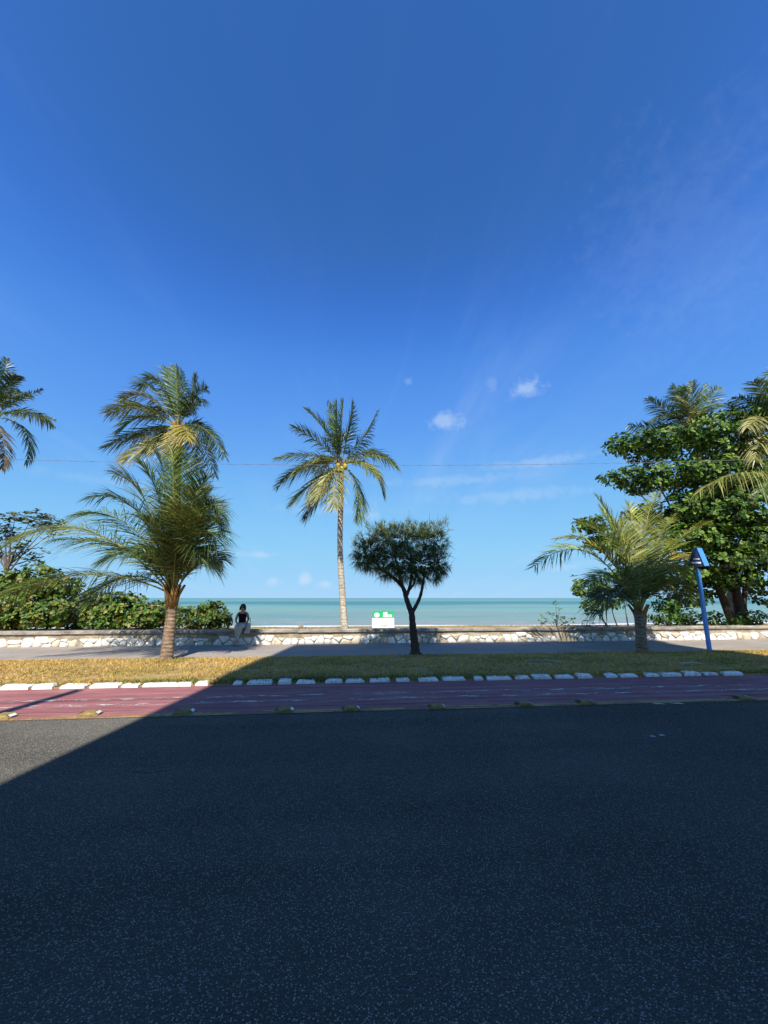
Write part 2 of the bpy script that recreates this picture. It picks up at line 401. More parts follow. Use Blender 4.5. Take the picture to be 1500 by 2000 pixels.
# ground behind the wall: dry bank, then the beach dropping to the water
def bank_z(x, y):
    e = .41 + .05 * noise.noise(Vector((x * .25, y * .3, 3)))
    if y < 18.4: return e
    t = min(1, (y - 18.4) / 28.6); return e - 1.98 * t
struct('bank', grid(list(np.linspace(-60, 60, 121)), list(np.linspace(15.34, 21.0, 14)), bank_z), 'dry_soil', True)
struct('beach', grid(list(np.linspace(-300, 300, 121)), list(np.linspace(20.7, 60, 30)), lambda x, y: bank_z(x, y) - .03 if y < 46 else bank_z(x, 46) - .03 - (y - 46) * .05), 'sand', True)
xs_ = [-60000, -8000, -1500, -400, -150, 0, 150, 400, 1500, 8000, 60000]
struct('sea', grid(xs_, [44, 70, 120, 300, 900, 3000, 12000, 50000], lambda x, y: -1.55), 'sea')

# painted lines on the lane (worn thin sheets)
def strip(name, x0, x1, y0, y1, mat, z):
    n = max(2, int((x1 - x0) / .4)); return struct(name, grid(list(np.linspace(x0, x1, n)), [y0, y1], lambda x, y: z), mat)
strip('lane_edge_line', -60, 60, Y_ROAD - .03, Y_ROAD + .15, 'worn_ochre', .009)
strip('lane_centre_line', -40, 40, 7.45, 7.60, 'worn_white', .009)
strip('lane_symbol_marks', -40, 40, 7.09, 7.23, 'worn_white', .0095)
g = ground(1297, 1372)
for k, (dx, wd) in enumerate(((-.22, .16), (.06, .20))):
    V = [(g.x + dx, g.y - .10, .006), (g.x + dx + wd, g.y - .13, .006), (g.x + dx + wd - .12, g.y + .07, .006), (g.x + dx - .10, g.y + .08, .006)]
    tag(mobj('paint_patch', V, [(0, 1, 2, 3)], 'old_white'), kind='structure')

g = ground(250, 1511); V, Fc = [], []
for i in range(13):
    t = i / 12; x = g.x + .42 * t; y = g.y + .02 * math.sin(t * 9) + .035 * noise.noise(Vector((t * 6, 2, 1))) + .03 * t; hw = .008 * math.sin(math.pi * min(1, max(0, t * .92 + .04))) + .001
    V += [(x, y - hw, .004), (x, y + hw, .004)]
for i in range(12): Fc.append((2 * i, 2 * i + 2, 2 * i + 3, 2 * i + 1))
tag(mobj('road_crack', V, Fc, 'stud_dark'), kind='structure')

# ------------------------------------------------------------------ kerb
kerb = tag(mobj('kerb', *box(-30, 30, Y_LANE + .03, Y_KERB - .02, -.05, .022), 'dry_soil'), kind='structure')
KX = [(0, 57), (62, 104), (117, 170), (172, 233), (237, 273), (276, 376), (379, 407), (452, 475), (480, 534), (542, 573), (577, 615), (632, 670), (674, 713),
      (720, 763), (774, 804), (817, 856), (862, 911), (925, 947), (952, 999), (1005, 1037), (1042, 1078), (1083, 1122), (1127, 1161), (1184, 1207),
      (1212, 1247), (1260, 1290), (1294, 1333), (1336, 1370), (1377, 1406), (1412, 1451)]
def kx(u):
    v = 1343 - 27 * u / 1450; return at(u, v, Y_LANE).x
spans = [(kx(a), kx(c)) for a, c in KX]
x = spans[0][0]
for k in range(9):
    l = rnd.uniform(.4, .8); spans.append((x - .06 - l, x - .06)); x -= l + rnd.uniform(.06, .2)
x = spans[29][1] + 1.3
for k in range(7):
    l = rnd.uniform(.35, .6); spans.append((x, x + l)); x += l + rnd.uniform(.06, .2)
for a, c in spans:
    a += rnd.uniform(.0, .035); c -= rnd.uniform(.0, .035)
    v, f = bevel_box(a, c, Y_LANE + rnd.uniform(-.015, .02), Y_KERB + rnd.uniform(-.03, .0), -.03, .078 + rnd.uniform(-.016, .012), rnd.uniform(.025, .04), .016)
    mobj('kerb_stone', v, f, 'whitewash', kerb)

# ------------------------------------------------------------------ lane studs
STUDS = [(8, 1402, 'at the left frame edge'), (175, 1397, None), (360, 1393, None), (555, 1390, None), (685, 1387, None), (852, 1383, None), (1022, 1378, None), (1142, 1374, None), (1450, 1366, None)]
SL = ['sunlit yellow lane stud cut by the left edge of the picture', 'sunlit yellow lane stud standing whole in the sun beside the red lane',
      'shaded lane stud just right of the diagonal shadow edge', 'shaded lane stud below the left group of kerb stones, fourth from left',
      'shaded lane stud below the tall slender palm', 'shaded lane stud below and right of the needle-leaved tree',
      'shaded lane stud roughly below the sapling behind the wall, seventh from left', 'shaded lane stud left of the white paint patch, eighth from left',
      'shaded lane stud nearest the right edge of the picture']
for (u, v, _), lab in zip(STUDS, SL):
    p = ground(u, v); p.z = .006
    e = empty('lane_stud', p, lab, 'road stud', 'studs along the edge of the cycle lane')
    a = rnd.uniform(-.12, .12)
    prof = [(-.155, 0), (-.145, .014), (-.085, .050), (.085, .050), (.145, .014), (.155, 0)]
    V = []
    for yy, s in ((-.10, 1.0), (-.075, .92), (.075, .92), (.10, 1.0)):
        for px, pz in prof:
            zq = pz * (.55 if abs(yy) > .09 else 1.0)
            V.append((p.x + px * s * math.cos(a) - yy * math.sin(a), p.y + px * s * math.sin(a) + yy * math.cos(a), p.z + zq))
    Fc = [tuple(range(6)), tuple(range(18, 24))[::-1]]
    for i in range(3):
        for k in range(5): Fc.append((i * 6 + k, (i + 1) * 6 + k, (i + 1) * 6 + k + 1, i * 6 + k + 1))
    mobj('stud_body', V, Fc, 'stud_yellow', e)
    for s in (-1, 1):
        q = []
        for (px, pz, yy) in ((.100, .044, -.05), (.138, .020, -.05), (.138, .020, .05), (.100, .044, .05)):
            q.append((p.x + s * px * math.cos(a) - yy * math.sin(a), p.y + s * px * math.sin(a) + yy * math.cos(a), p.z + pz))
        q2 = [(c[0], c[1], c[2] + .006) for c in q]
        mobj('reflector', q + q2, [(3, 2, 1, 0), (4, 5, 6, 7), (0, 1, 5, 4), (1, 2, 6, 5), (2, 3, 7, 6), (3, 0, 4, 7)], 'reflector' if s > 0 else 'stud_dark', e)

# ------------------------------------------------------------------ stone wall
WX0, WX1 = -24.0, 26.0
wall = empty('stone_wall', (0, Y_WALL + .2, 0), 'low retaining wall of whitewashed rubble stones with weathered concrete coping', 'wall')
xs = list(np.linspace(WX0, WX1, 260)); V = []
for zz_ in (0.0, .12, .25, .36, .455):
    for x in xs: V.append((x, Y_WALL + .018 * noise.noise(Vector((x * 2.2, zz_ * 5, 1))) + .012, zz_))
n = len(xs); Fc = [(j * n + i, j * n + i + 1, (j + 1) * n + i + 1, (j + 1) * n + i) for j in range(4) for i in range(n - 1)]
k = len(V); V += box(WX0, WX1, Y_WALL + .05, Y_WALL + .36, -.05, .454)[0]; Fc += [tuple(i + k for i in f) for f in box(0, 1, 0, 1, 0, 1)[1]]
mobj('mortar_bed', V, Fc, 'mortar', wall, True)
x = WX0
while x < WX1:
    l = rnd.uniform(1.6, 2.6); x1 = min(WX1, x + l); segs = max(3, int((x1 - x) / .22))
    prof = [(-.045, .456), (-.055, .475), (-.055, .545), (-.03, .572), (.12, .58), (.36, .57), (.38, .456)]
    V, Fc = [], []; dz = rnd.uniform(-.008, .008)
    for i in range(segs + 1):
        xx = x + .004 + (x1 - x - .008) * i / segs
        for py, pz in prof:
            q = noise.noise(Vector((xx * 3, py * 9, pz * 9))); V.append((xx, Y_WALL + py + q * .012, pz + (q * .012 if pz > .46 else 0) + dz))
    for i in range(segs):
        for k in range(6): Fc.append((i * 7 + k, (i + 1) * 7 + k, (i + 1) * 7 + k + 1, i * 7 + k + 1))
    Fc += [tuple(range(7)), tuple(segs * 7 + k for k in range(7))[::-1]]
    mobj('coping', V, Fc, 'coping', wall); x = x1
# rubble stones as shrunk Voronoi cells of two rough courses
pts = []; x = -17.5
while x < 19.0:
    pts.append((x + rnd.uniform(-.10, .10), .10 + rnd.uniform(-.06, .05)))
    if rnd.random() < .8: pts.append((x + .18 + rnd.uniform(-.13, .13), .29 + rnd.uniform(-.08, .06)))
    x += rnd.uniform(.22, .48)
def clip(poly, a, c):       # keep the side of the bisector nearer to a
    mx, mz = (a[0] + c[0]) / 2, (a[1] + c[1]) / 2; dx, dz = c[0] - a[0], c[1] - a[1]; out = []
    for i in range(len(poly)):
        p, q = poly[i], poly[(i + 1) % len(poly)]
        sp = (p[0] - mx) * dx + (p[1] - mz) * dz; sq = (q[0] - mx) * dx + (q[1] - mz) * dz
        if sp <= 0: out.append(p)
        if sp * sq < 0: t = sp / (sp - sq); out.append((p[0] + (q[0] - p[0]) * t, p[1] + (q[1] - p[1]) * t))
    return out
cnt = 0
for i, a in enumerate(pts):
    topz = .33 + .10 * noise.noise(Vector((a[0] * .7, 0, 5))) + rnd.uniform(-.07, .05)
    poly = [(a[0] - .4, .004), (a[0] + .4, .004), (a[0] + .4, topz), (a[0] - .4, topz)]
    for c in pts[max(0, i - 8):i + 9]:
        if c is not a and poly: poly = clip(poly, a, c)
    if len(poly) < 3 or rnd.random() < .05 or cnt >= 300: continue
    cx = sum(p[0] for p in poly) / len(poly); cz = sum(p[1] for p in poly) / len(poly)
    ring = []
    for j in range(len(poly)):        # round the corners
        p, q = poly[j], poly[(j + 1) % len(poly)]
        for t in (rnd.uniform(.06, .25), rnd.uniform(.75, .94)): ring.append((p[0] + (q[0] - p[0]) * t, p[1] + (q[1] - p[1]) * t))
    n = len(ring); V = []; bul = rnd.uniform(.018, .05); sk = rnd.uniform(.84, .98)
    for s, d in ((sk, -.03), (sk * .94, bul * .6), (sk * .6, bul)):
        for p in ring:
            V.append((cx + (p[0] - cx) * s, Y_WALL - (d + rnd.uniform(-.006, .006)), max(.006, cz + (p[1] - cz) * s)))
    Fc = [tuple(2 * n + q for q in range(n))]
    for r0 in (0, 1):
        for q in range(n): q2 = (q + 1) % n; Fc.append((r0 * n + q, r0 * n + q2, (r0 + 1) * n + q2, (r0 + 1) * n + q))
    o = mobj('stone', V, Fc, 'stone_white', wall, True); cnt += 1

# ------------------------------------------------------------------ grass
def grass(name, label, n, xr, yr, zf, hr, cols, mask=None):
    xs_ = nrng.uniform(xr[0], xr[1], n); ys_ = nrng.uniform(yr[0], yr[1], n)
    if mask is not None:
        keep = np.array([mask(a, c) for a, c in zip(xs_, ys_)]); xs_ = xs_[keep]; ys_ = ys_[keep]; n = len(xs_)
    zs = np.array([zf(a, c) for a, c in zip(xs_, ys_)])
    hgt = nrng.uniform(hr[0], hr[1], n); an = nrng.uniform(0, 2 * np.pi, n); wd = nrng.uniform(.006, .013, n)
    lean = nrng.normal(0, .9, (n, 2)) * hgt[:, None]
    P0 = np.stack([xs_, ys_, zs - .01], 1); W = np.stack([np.cos(an) * wd, np.sin(an) * wd, 0 * wd], 1)
    mid = P0 + np.concatenate([lean * .4, (hgt * .62)[:, None]], 1); tip = P0 + np.concatenate([lean, hgt[:, None]], 1)
    V = np.stack([P0 - W, P0 + W, mid + W * .7, mid - W * .7, tip], 1).reshape(-1, 3)
    Fc = []
    for i in range(n): k = i * 5; Fc += [(k, k + 1, k + 2, k + 3), (k + 3, k + 2, k + 4)]
    c = np.array(cols); g_ = np.array([noise.noise(Vector((a * .55, d * 1.1, 2))) + .5 * noise.noise(Vector((a * 2.3, d * 2.6, 7))) for a, d in zip(xs_, ys_)])
    idx = np.clip(((g_ + .75) / 1.5 * len(c) + nrng.normal(0, .8, n)).astype(int), 0, len(c) - 1)
    tint = np.repeat(c[idx] * nrng.uniform(.75, 1.2, n)[:, None], 5, 0)
    return tag(mobj(name, V, Fc, 'grass', tint=tint), label, 'grass', kind='stuff')
DRY = [(.62, .41, .14), (.56, .37, .12), (.66, .45, .165), (.50, .35, .105), (.42, .32, .085), (.28, .25, .055)]
grass('verge_grass', 'parched yellow grass with greener tufts on the verge', 66000, (-14, 15), (Y_KERB - .03, Y_VERGE + .08), verge_z, (.02, .065), DRY,
      lambda x, y: noise.noise(Vector((x * .9, y * 1.5, 13))) + .6 * noise.noise(Vector((x * 3.1, y * 3.5, 5))) > -.42)
grass('kerb_grass', 'greener grass tufts growing between the white kerb stones', 9000, (-12, 13), (Y_LANE + .06, Y_KERB + .14), lambda x, y: .02, (.05, .13), DRY[3:] + [(.12, .16, .035)] * 2)
grass('bank_grass', 'dry yellow green grass on the bank behind the wall', 30000, (-22, 24), (15.5, 19.4), bank_z, (.02, .065), [(.40, .30, .11), (.34, .28, .09), (.26, .26, .07), (.20, .22, .05)],
      lambda x, y: noise.noise(Vector((x * .3, y * .5, 9))) > -.25)
grass('pavement_edge_weeds', 'ragged dry grass creeping over the pavement edge', 5000, (-14, 15), (Y_VERGE, Y_VERGE + .3), lambda x, y: .05, (.015, .05), DRY[:4], lambda x, y: noise.noise(Vector((x * 1.2, 0, 4))) * .25 + Y_VERGE + .12 > y)

# ------------------------------------------------------------------ palms
WIND = Vector((-.55, .25, .05))
GREEN = [(.122, .185, .032), (.088, .145, .028), (.062, .110, .026), (.150, .200, .040), (.045, .080, .025)]
YEL = (.34, .29, .055); PALE = (.26, .25, .075); BROWN = (.13, .10, .06); LIME = (.22, .24, .045)
def frond(parent, B, Mi, T, tint, leaf, n, rr, droop=.35, wind=.3, lw=.021, roll=None, clump=.25, rad=.026):
    C_ = 2 * Mi - .5 * (B + T); d2 = (B - 2 * C_ + T)
    roll = rr.uniform(-.5, .5) if roll is None else roll
    V, Fc, tn = [], [], []
    tint = np.array(tint)
    arc = -d2.normalized() if d2.length > .05 else Vector((0, 0, 1))
    def pt(t): return B * (1 - t) ** 2 + C_ * 2 * t * (1 - t) + T * t * t
    def frame(t):
        tg = (2 * (1 - t) * (C_ - B) + 2 * t * (T - C_)).normalized()
        up = Vector((0, 0, 1)) * .55 + arc * .6 + Vector((0, -.12, 0)); nn = (up - tg * up.dot(tg))
        nn = nn.normalized() if nn.length > .05 else Vector((0, -1, 0))
        s = tg.cross(nn); q = Matrix.Rotation(roll * (.3 + .7 * t), 3, tg); return tg, q @ nn, q @ s
    gap = 0
    for i in range(n):
        t = .13 + .87 * (i + .5) / n
        tg, nn, sd = frame(t)
        ln = leaf * min(1, .5 + 2.6 * (t - .13)) * (1 - .72 * max(0, (t - .5) / .5) ** 1.6)
        an = R(20 + 36 * t)
        for s in (-1, 1):
            if rr.random() < .05: continue
            l = ln * rr.uniform(.8, 1.12); a = an + rr.gauss(0, .13)
            d = (sd * s * math.cos(a) + tg * math.sin(a) + nn * rr.uniform(.05, .45)).normalized()
            p0 = pt(min(1, t + rr.uniform(-.004, .004)))
            wv = tg - d * tg.dot(d); wv = wv.normalized() if wv.length > .05 else nn
            tw = rr.gauss(0, .5); wv = (wv * math.cos(tw) + d.cross(wv) * math.sin(tw)) * lw * rr.uniform(.75, 1.2)
            g_ = Vector((0, 0, -1)) * droop * (1 - .7 * max(0, tg.z)) * rr.uniform(.6, 1.5) + WIND * wind * rr.uniform(.4, 1.4)
            k = len(V); cc = tint * rr.uniform(.7, 1.25)
            for q, wq in ((0, .55), (.34, 1.0), (.7, .75), (1.0, .06)):
                c = p0 + d * l * q + g_ * l * q * q
                V += [c - wv * wq, c + wv * wq]
                e = cc if q < .95 else cc * .6 + np.array((.16, .12, .04)) * .4
                tn += [e, e]
            for q in range(3): Fc.append((k + 2 * q, k + 2 * q + 1, k + 2 * q + 3, k + 2 * q + 2))
    o = mobj('frond', V, Fc, 'palm_leaf', parent, tint=np.array(tn))
    P = [pt(t) for t in np.linspace(0, .98, 14)]
    rv, rf = tube(P, [rad * (1 - .85 * t) for t in np.linspace(0, 1, 14)], 5)
    rc = tint * .45 + np.array((.30, .26, .07)) * .55
    mobj('rachis', rv, rf, 'rachis', o, True, tint=np.tile(rc, (len(rv), 1)))
    return o
def palm(name, label, trunk_pts, rads, crown, fr, leaf, n, zoom, extra=0, elen=3, tmat='palm_trunk', nuts=0, group='coconut palms', droop=.35, wind=.3, seed=1, lw=.021, fib=.16, elo=-.2):
    """fr: (mid u, mid v, tip u, tip v, depth of tip, tint) in the coordinates of the picture"""
    rr = random.Random(seed)
    e = empty(name, trunk_pts[0], label, 'palm tree', group)
    P = spline(trunk_pts, 14); m = len(P); rd = []
    for i in range(m):
        t = i / (m - 1) * (len(rads) - 1); k = min(int(t), len(rads) - 2); rd.append((rads[k] * (1 - t + k) + rads[k + 1] * (t - k)) * (1 + .05 * (1 if i % 2 else -1)))
    mobj('trunk', *tube(P, rd, 12), tmat, e, True)
    Yc = crown.y
    # fibrous sheath with old leaf bases
    parts = []
    for k in range(9):
        a = 2 * math.pi * k / 9 + rr.uniform(-.2, .2); d = Vector((math.cos(a), math.sin(a), 0))
        p0 = crown + d * fib * .55 + Vector((0, 0, -fib * 2.4)); p1 = crown + d * fib * .9 + Vector((0, 0, -fib * .2)); p2 = crown + d * fib * 1.9 + Vector((0, 0, fib * 1.6))
        parts.append(tube([p0, p1, p2], [fib * .42, fib * .34, fib * .14], 6))
    mobj('leaf_sheath', *join(*parts), 'fibre', e, True)
    for f_ in fr:
        mu, mv, tu, tv, dy, tint = f_[:6]
        (mu, mv), (tu, tv) = zoom(mu, mv), zoom(tu, tv)
        Mi = at(mu, mv, Yc + dy * .55); T = at(tu, tv, Yc + dy)
        d = (Mi - crown).normalized(); B = crown + d * fib * .7
        frond(e, B, Mi, T, tint, leaf * rr.uniform(.9, 1.1), n, rr, droop, wind, lw, f_[6] if len(f_) > 6 else None)
    for k in range(extra):
        a = R(rr.uniform(15, 165)); el = rr.uniform(elo, 1.2); l = elen * rr.uniform(.75, 1.05)
        d = Vector((math.cos(a) * math.cos(el), math.sin(a) * math.cos(el), math.sin(el)))
        T = crown + d * l + Vector((0, 0, -l * .28)); Mi = crown + d * l * .52 + Vector((0, 0, l * .06))
        frond(e, crown + d * fib * .7, Mi, T, GREEN[rr.randrange(5)], leaf, n, rr, droop, wind, lw)
    for k in range(nuts):
        a = 2 * math.pi * k / nuts + .5; c = crown + Vector((math.cos(a) * fib * 1.6, math.sin(a) * fib * 1.3 - .05, -fib * (1.0 + 1.2 * (k % 2))))
        V = []; Fc = []
        for i in range(7):
            th = math.pi * i / 6
            for j in range(8):
                ph = 2 * math.pi * j / 8; V.append(tuple(c + Vector((math.sin(th) * math.cos(ph) * .11, math.sin(th) * math.sin(ph) * .11, math.cos(th) * .14))))
        for i in range(6):
            for j in range(8): j2 = (j + 1) % 8; Fc.append((i * 8 + j, (i + 1) * 8 + j, (i + 1) * 8 + j2, i * 8 + j2))
        mobj('coconut', V, Fc, 'coconut', e, True)
    return e
G0, G1, G2, G3, G4 = GREEN
z5 = lambda a, c: (a * .32, 850 + c * .32)
z6 = lambda a, c: (150 + a * .22, 690 + c * .22)
z7 = lambda a, c: (520 + a * .27, 760 + c * .27)
z4 = lambda a, c: (a * .115, 690 + c * .115)
z8 = lambda a, c: (1020 + a * .32, 720 + c * .32)

# young palm on the verge, left
YP = 11.75
base = at(325, 1288, 11.55); base.z = .04
crown = at(338, 1160, YP)
palm('young_palm', 'young coconut palm on the left verge with long fronds sweeping left', [base, at(330, 1240, 11.65), at(335, 1195, YP), crown], [.170, .148, .138, .13], crown,
     [(560, 850, 10, 985, -.6, G0), (560, 590, 70, 650, -.4, LIME), (770, 690, 330, 640, 1.0, G1), (800, 560, 480, 480, .6, G1), (850, 480, 560, 380, -.5, G2),
      (900, 430, 700, 240, .5, G3), (985, 430, 850, 170, -.8, G0), (1030, 400, 960, 110, .5, G1), (1060, 420, 1050, 90, -.9, G0), (1120, 430, 1150, 130, .3, G2),
      (1170, 480, 1260, 260, -.6, G1), (1190, 520, 1275, 350, .7, G3), (1230, 500, 1335, 470, -.3, G2), (1220, 590, 1325, 420, .9, G4), (1210, 620, 1320, 640, -.5, G1), (1160, 700, 1230, 760, -.8, G2), (1140, 560, 1200, 330, -1.2, LIME), (1210, 560, 1340, 540, .5, G1),
      (900, 730, 640, 760, -1.4, G2), (1150, 620, 1260, 480, -1.6, G1), (1000, 650, 880, 500, -1.6, G2), (1080, 620, 1110, 420, -1.9, LIME), (800, 860, 560, 1010, .8, G2)],
     1.2, 100, z5, 4, 2.2, elo=.8, seed=3, droop=.55, wind=.06, lw=.0125)
# tall palm behind it
YP = 18.6
crown = at(349, 834, YP); b0 = at(333, 1218, YP); b0.z = .40
palm('tall_palm', 'tall wind-combed coconut palm rising behind the young left palm', [b0, at(338, 1050, YP), at(345, 930, YP), crown], [.27, .22, .20, .19], crown,
     [(560, 500, 275, 525, -.5, LIME), (640, 400, 410, 400, -.6, PALE), (620, 480, 430, 460, .8, G1), (700, 330, 560, 290, .4, G0), (780, 340, 620, 210, -.4, G0), (850, 340, 790, 130, .6, G1), (890, 360, 880, 120, -.7, G0),
      (940, 370, 930, 150, .4, G2), (1010, 380, 1040, 190, -.5, G2), (1050, 400, 1150, 320, .4, G2), (1040, 440, 1110, 430, -.6, G4), (1130, 670, 1310, 920, -.5, G4), (1060, 640, 1190, 720, .7, G4),
      (580, 720, 265, 835, -.4, G4), (590, 570, 390, 690, -.7, G2), (680, 790, 420, 950, -.6, PALE), (720, 680, 480, 760, .6, G4), (965, 665, 985, 770, -1.0, YEL), (860, 760, 820, 925, -.8, YEL), (760, 720, 660, 880, -.6, G4)],
     1.05, 74, z6, 4, 3.6, seed=5, nuts=4, wind=.5, droop=.5, lw=.020)
# slender palm in the middle
YP = 16.4
crown = at(666, 907, YP); b0 = at(673, 1229, YP); b0.z = .44
palm('slender_palm', 'slender pale-trunked coconut palm standing alone in the middle behind the wall', [b0, at(669, 1165, YP), at(665, 1095, YP), at(664, 1050, YP), at(666, 970, YP), crown], [.155, .13, .12, .115, .11, .12], crown,
     [(430, 310, 290, 150, -.4, G0), (490, 310, 440, 100, .5, G1), (510, 330, 510, 100, -.9, G0), (545, 300, 560, 85, .4, G1), (590, 320, 620, 95, -.5, G2), (680, 380, 800, 160, .2, G4, 1.3), (390, 395, 190, 275, -.5, G2),
      (310, 480, 75, 500, -.4, G3), (300, 560, 80, 710, .6, G2), (370, 650, 180, 830, -.5, G4), (410, 730, 290, 930, .4, G4), (430, 640, 370, 800, -1.8, PALE), (500, 660, 490, 860, -1.7, PALE), (655, 700, 650, 950, -.5, G3),
      (750, 560, 845, 770, .5, G3), (790, 485, 945, 570, -.3, G3), (680, 530, 780, 620, -1.2, LIME), (380, 520, 210, 600, -1.2, LIME)],
     1.0, 72, z7, 3, 3.0, tmat='pale_trunk', seed=8, nuts=7, wind=.12, droop=.45, lw=.019, fib=.13)
# palm at the left picture edge
YP = 17.2
crown = at(-14, 812, YP); b0 = Vector((crown.x - .7, YP, .45))
palm('edge_palm', 'dark coconut palm mostly outside the left edge of the picture', [b0, (crown + b0) / 2 + Vector((.25, 0, 0)), crown], [.27, .22, .19], crown,
     [(150, 560, 340, 390, -.4, G4), (60, 450, 110, 90, .5, G4), (-60, 500, -10, 150, -.3, G2), (330, 790, 730, 620, .3, G4), (380, 1010, 920, 1120, -.3, G4), (420, 1310, 440, 1870, -.2, G4), (60, 1500, 30, 1950, -.6, BROWN), (-300, 800, -700, 900, .3, G2), (-250, 600, -600, 300, .3, G2), (-200, 1200, -450, 1800, 0, G4), (200, 720, 520, 700, -.8, G2), (-100, 500, -300, 120, .4, G2)],
     .66, 52, z4, 2, 2.6, seed=12, wind=.1, droop=.6, lw=.026)
sun_tint = lambda c: (c[0] * 1.9, c[1] * 1.55, c[2] * 1.25)  # fronds tinted brighter to look sunlit; the block's shadow keeps them dim
# young palm on the verge, right
YP = 11.9
base = at(1255, 1278, YP); base.z = .04
YP = 12.25
crown = at(1249, 1196, YP)
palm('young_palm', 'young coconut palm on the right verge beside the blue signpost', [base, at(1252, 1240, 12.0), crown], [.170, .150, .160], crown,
     [(400, 1120, 65, 1215, -.3, sun_tint(G1)), (480, 1110, 215, 1035, .7, LIME), (540, 1070, 330, 930, .9, sun_tint(G0)), (600, 1050, 450, 780, .6, sun_tint(G2)), (590, 1080, 480, 850, 1.2, sun_tint(G0)), (745, 1010, 820, 760, .8, LIME), (800, 1120, 920, 900, .9, LIME), (900, 1100, 1140, 940, .7, sun_tint(G3)),
      (880, 1180, 985, 1150, .4, YEL), (870, 1230, 985, 1260, .3, sun_tint(G0)), (560, 1270, 400, 1330, -.7, sun_tint(G2)), (570, 1370, 470, 1490, -.4, sun_tint(G4)), (850, 1310, 1010, 1410, .5, sun_tint(G2)), (640, 1130, 590, 940, .5, LIME), (720, 1150, 730, 960, .3, LIME), (820, 1200, 900, 1080, .2, sun_tint(G0)), (560, 1180, 380, 1090, .4, sun_tint(G1)), (690, 1080, 650, 830, 1.0, sun_tint(G3))],
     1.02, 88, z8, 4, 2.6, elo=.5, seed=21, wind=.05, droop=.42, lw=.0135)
# tall palm behind the almond tree
YP = 20.5
crown = at(1350, 826, YP); b0 = Vector((crown.x + .6, YP, .42))
palm('tall_palm', 'tall palm crown showing above the top of the broad-leaved tree', [b0, (crown + b0) / 2, crown], [.27, .22, .20], crown,
     [(880, 255, 770, 185, -.3, G2), (965, 215, 920, 105, .5, G1), (1000, 210, 980, 110, -.6, G0), (1035, 200, 1040, 85, -.5, LIME), (1075, 210, 1110, 95, .5, G0), (1115, 225, 1195, 115, -.3, G2), (1120, 260, 1210, 230, .4, G2), (830, 365, 650, 345, -.3, G4), (870, 350, 740, 415, .4, G4), (1085, 290, 1135, 330, -1.4, LIME), (1010, 250, 960, 180, -1.3, PALE), (930, 290, 830, 300, -.8, G2)],
     1.05, 60, z8, 4, 2.8, seed=30, wind=.15, droop=.45, lw=.027)
# palm at the right picture edge and the long frond of its neighbour
YP = 16.6
crown = at(1530, 838, YP); b0 = Vector((crown.x + .6, YP, .44))
palm('edge_palm', 'large pale coconut palm leaning in at the upper right picture edge', [b0, (crown + b0) / 2, crown], [.27, .22, .20], crown,
     [(1490, 180, 1415, 80, -.4, G3), (1440, 230, 1280, 185, .3, G2), (1470, 300, 1375, 360, -.9, PALE), (1480, 380, 1420, 560, -.9, PALE), (1400, 330, 1190, 470, .3, G2), (1390, 420, 1230, 620, .5, G2), (1450, 450, 1340, 650, .2, G2), (1540, 150, 1530, -20, .3, G3), (1700, 250, 1850, 300, 0, G2), (1680, 450, 1800, 650, 0, G2), (1520, 480, 1500, 720, -.5, G3), (1420, 280, 1230, 270, .6, G2)],
     1.15, 66, z8, 3, 3, seed=33, wind=.1, droop=.65, lw=.025)
YP = 12.1
crown = at(1625, 1010, YP); b0 = Vector((crown.x + .2, YP, .05))
palm('edge_palm', 'palm just outside the right edge reaching one long arched frond into view', [b0, (crown + b0) / 2, crown], [.24, .20, .17], crown,
     [(1440, 640, 1050, 775, -.3, LIME, .1), (1600, 720, 1450, 760, -.7, G1), (1760, 650, 1800, 350, .3, G1), (2050, 700, 2300, 800, .2, G1), (1680, 700, 1610, 420, .4, G0), (1980, 850, 2200, 1100, .3, G2), (1900, 680, 2050, 450, -.4, G2)],
     1.0, 76, z8, 2, 2.8, seed=41, wind=.05, droop=.9, lw=.018)

# ------------------------------------------------------------------ broad-leaved trees and bushes
LV = [(0, 0, 0), (-.22, .42, .05), (.22, .42, .05), (0, .45, -.02), (-.33, .78, .03), (.33, .78, .03), (0, .80, -.03), (0, 1.05, -.06)]
LF = [(0, 3, 1), (0, 2, 3), (1, 3, 6, 4), (3, 2, 5, 6), (4, 6, 7), (6, 5, 7)]
LVn = np.array(LV)
def leaf_mats(c, out, size, k, rr, flat=.5):
    """k leaves of one rosette at c whose shoot points along out: list of (loc, x, y, z axes, size)"""
    res = []; a0 = rr.uniform(0, 6.28)
    out = (out + Vector((0, 0, flat))).normalized()
    s = out.orthogonal().normalized(); t = out.cross(s)
    for i in range(k):
        a = a0 + i * 2.4; lift = rr.uniform(-.15, .75)
        d = ((s * math.cos(a) + t * math.sin(a)) + out * lift).normalized()
        nz = (out - d * out.dot(d)); nz = (nz.normalized() + Vector((rr.gauss(0, .22), rr.gauss(0, .22), rr.gauss(0, .22))))
        nz = (nz - d * nz.dot(d)).normalized(); x_ = d.cross(nz)
        res.append((c + d * size * .1, x_, d, nz, size * rr.uniform(.7, 1.15)))
    return res
leaf_meshes = {}
def leaf_mesh(col):
    if col not in leaf_meshes:
        me = bpy.data.meshes.new('leaf'); me.from_pydata(LV, [], LF); ca = me.color_attributes.new('tint', 'FLOAT_COLOR', 'POINT')
        for d in ca.data: d.color = tuple(col) + (1,)
        me.materials.append(M['broad_leaf']); leaf_meshes[col] = me
    return leaf_meshes[col]
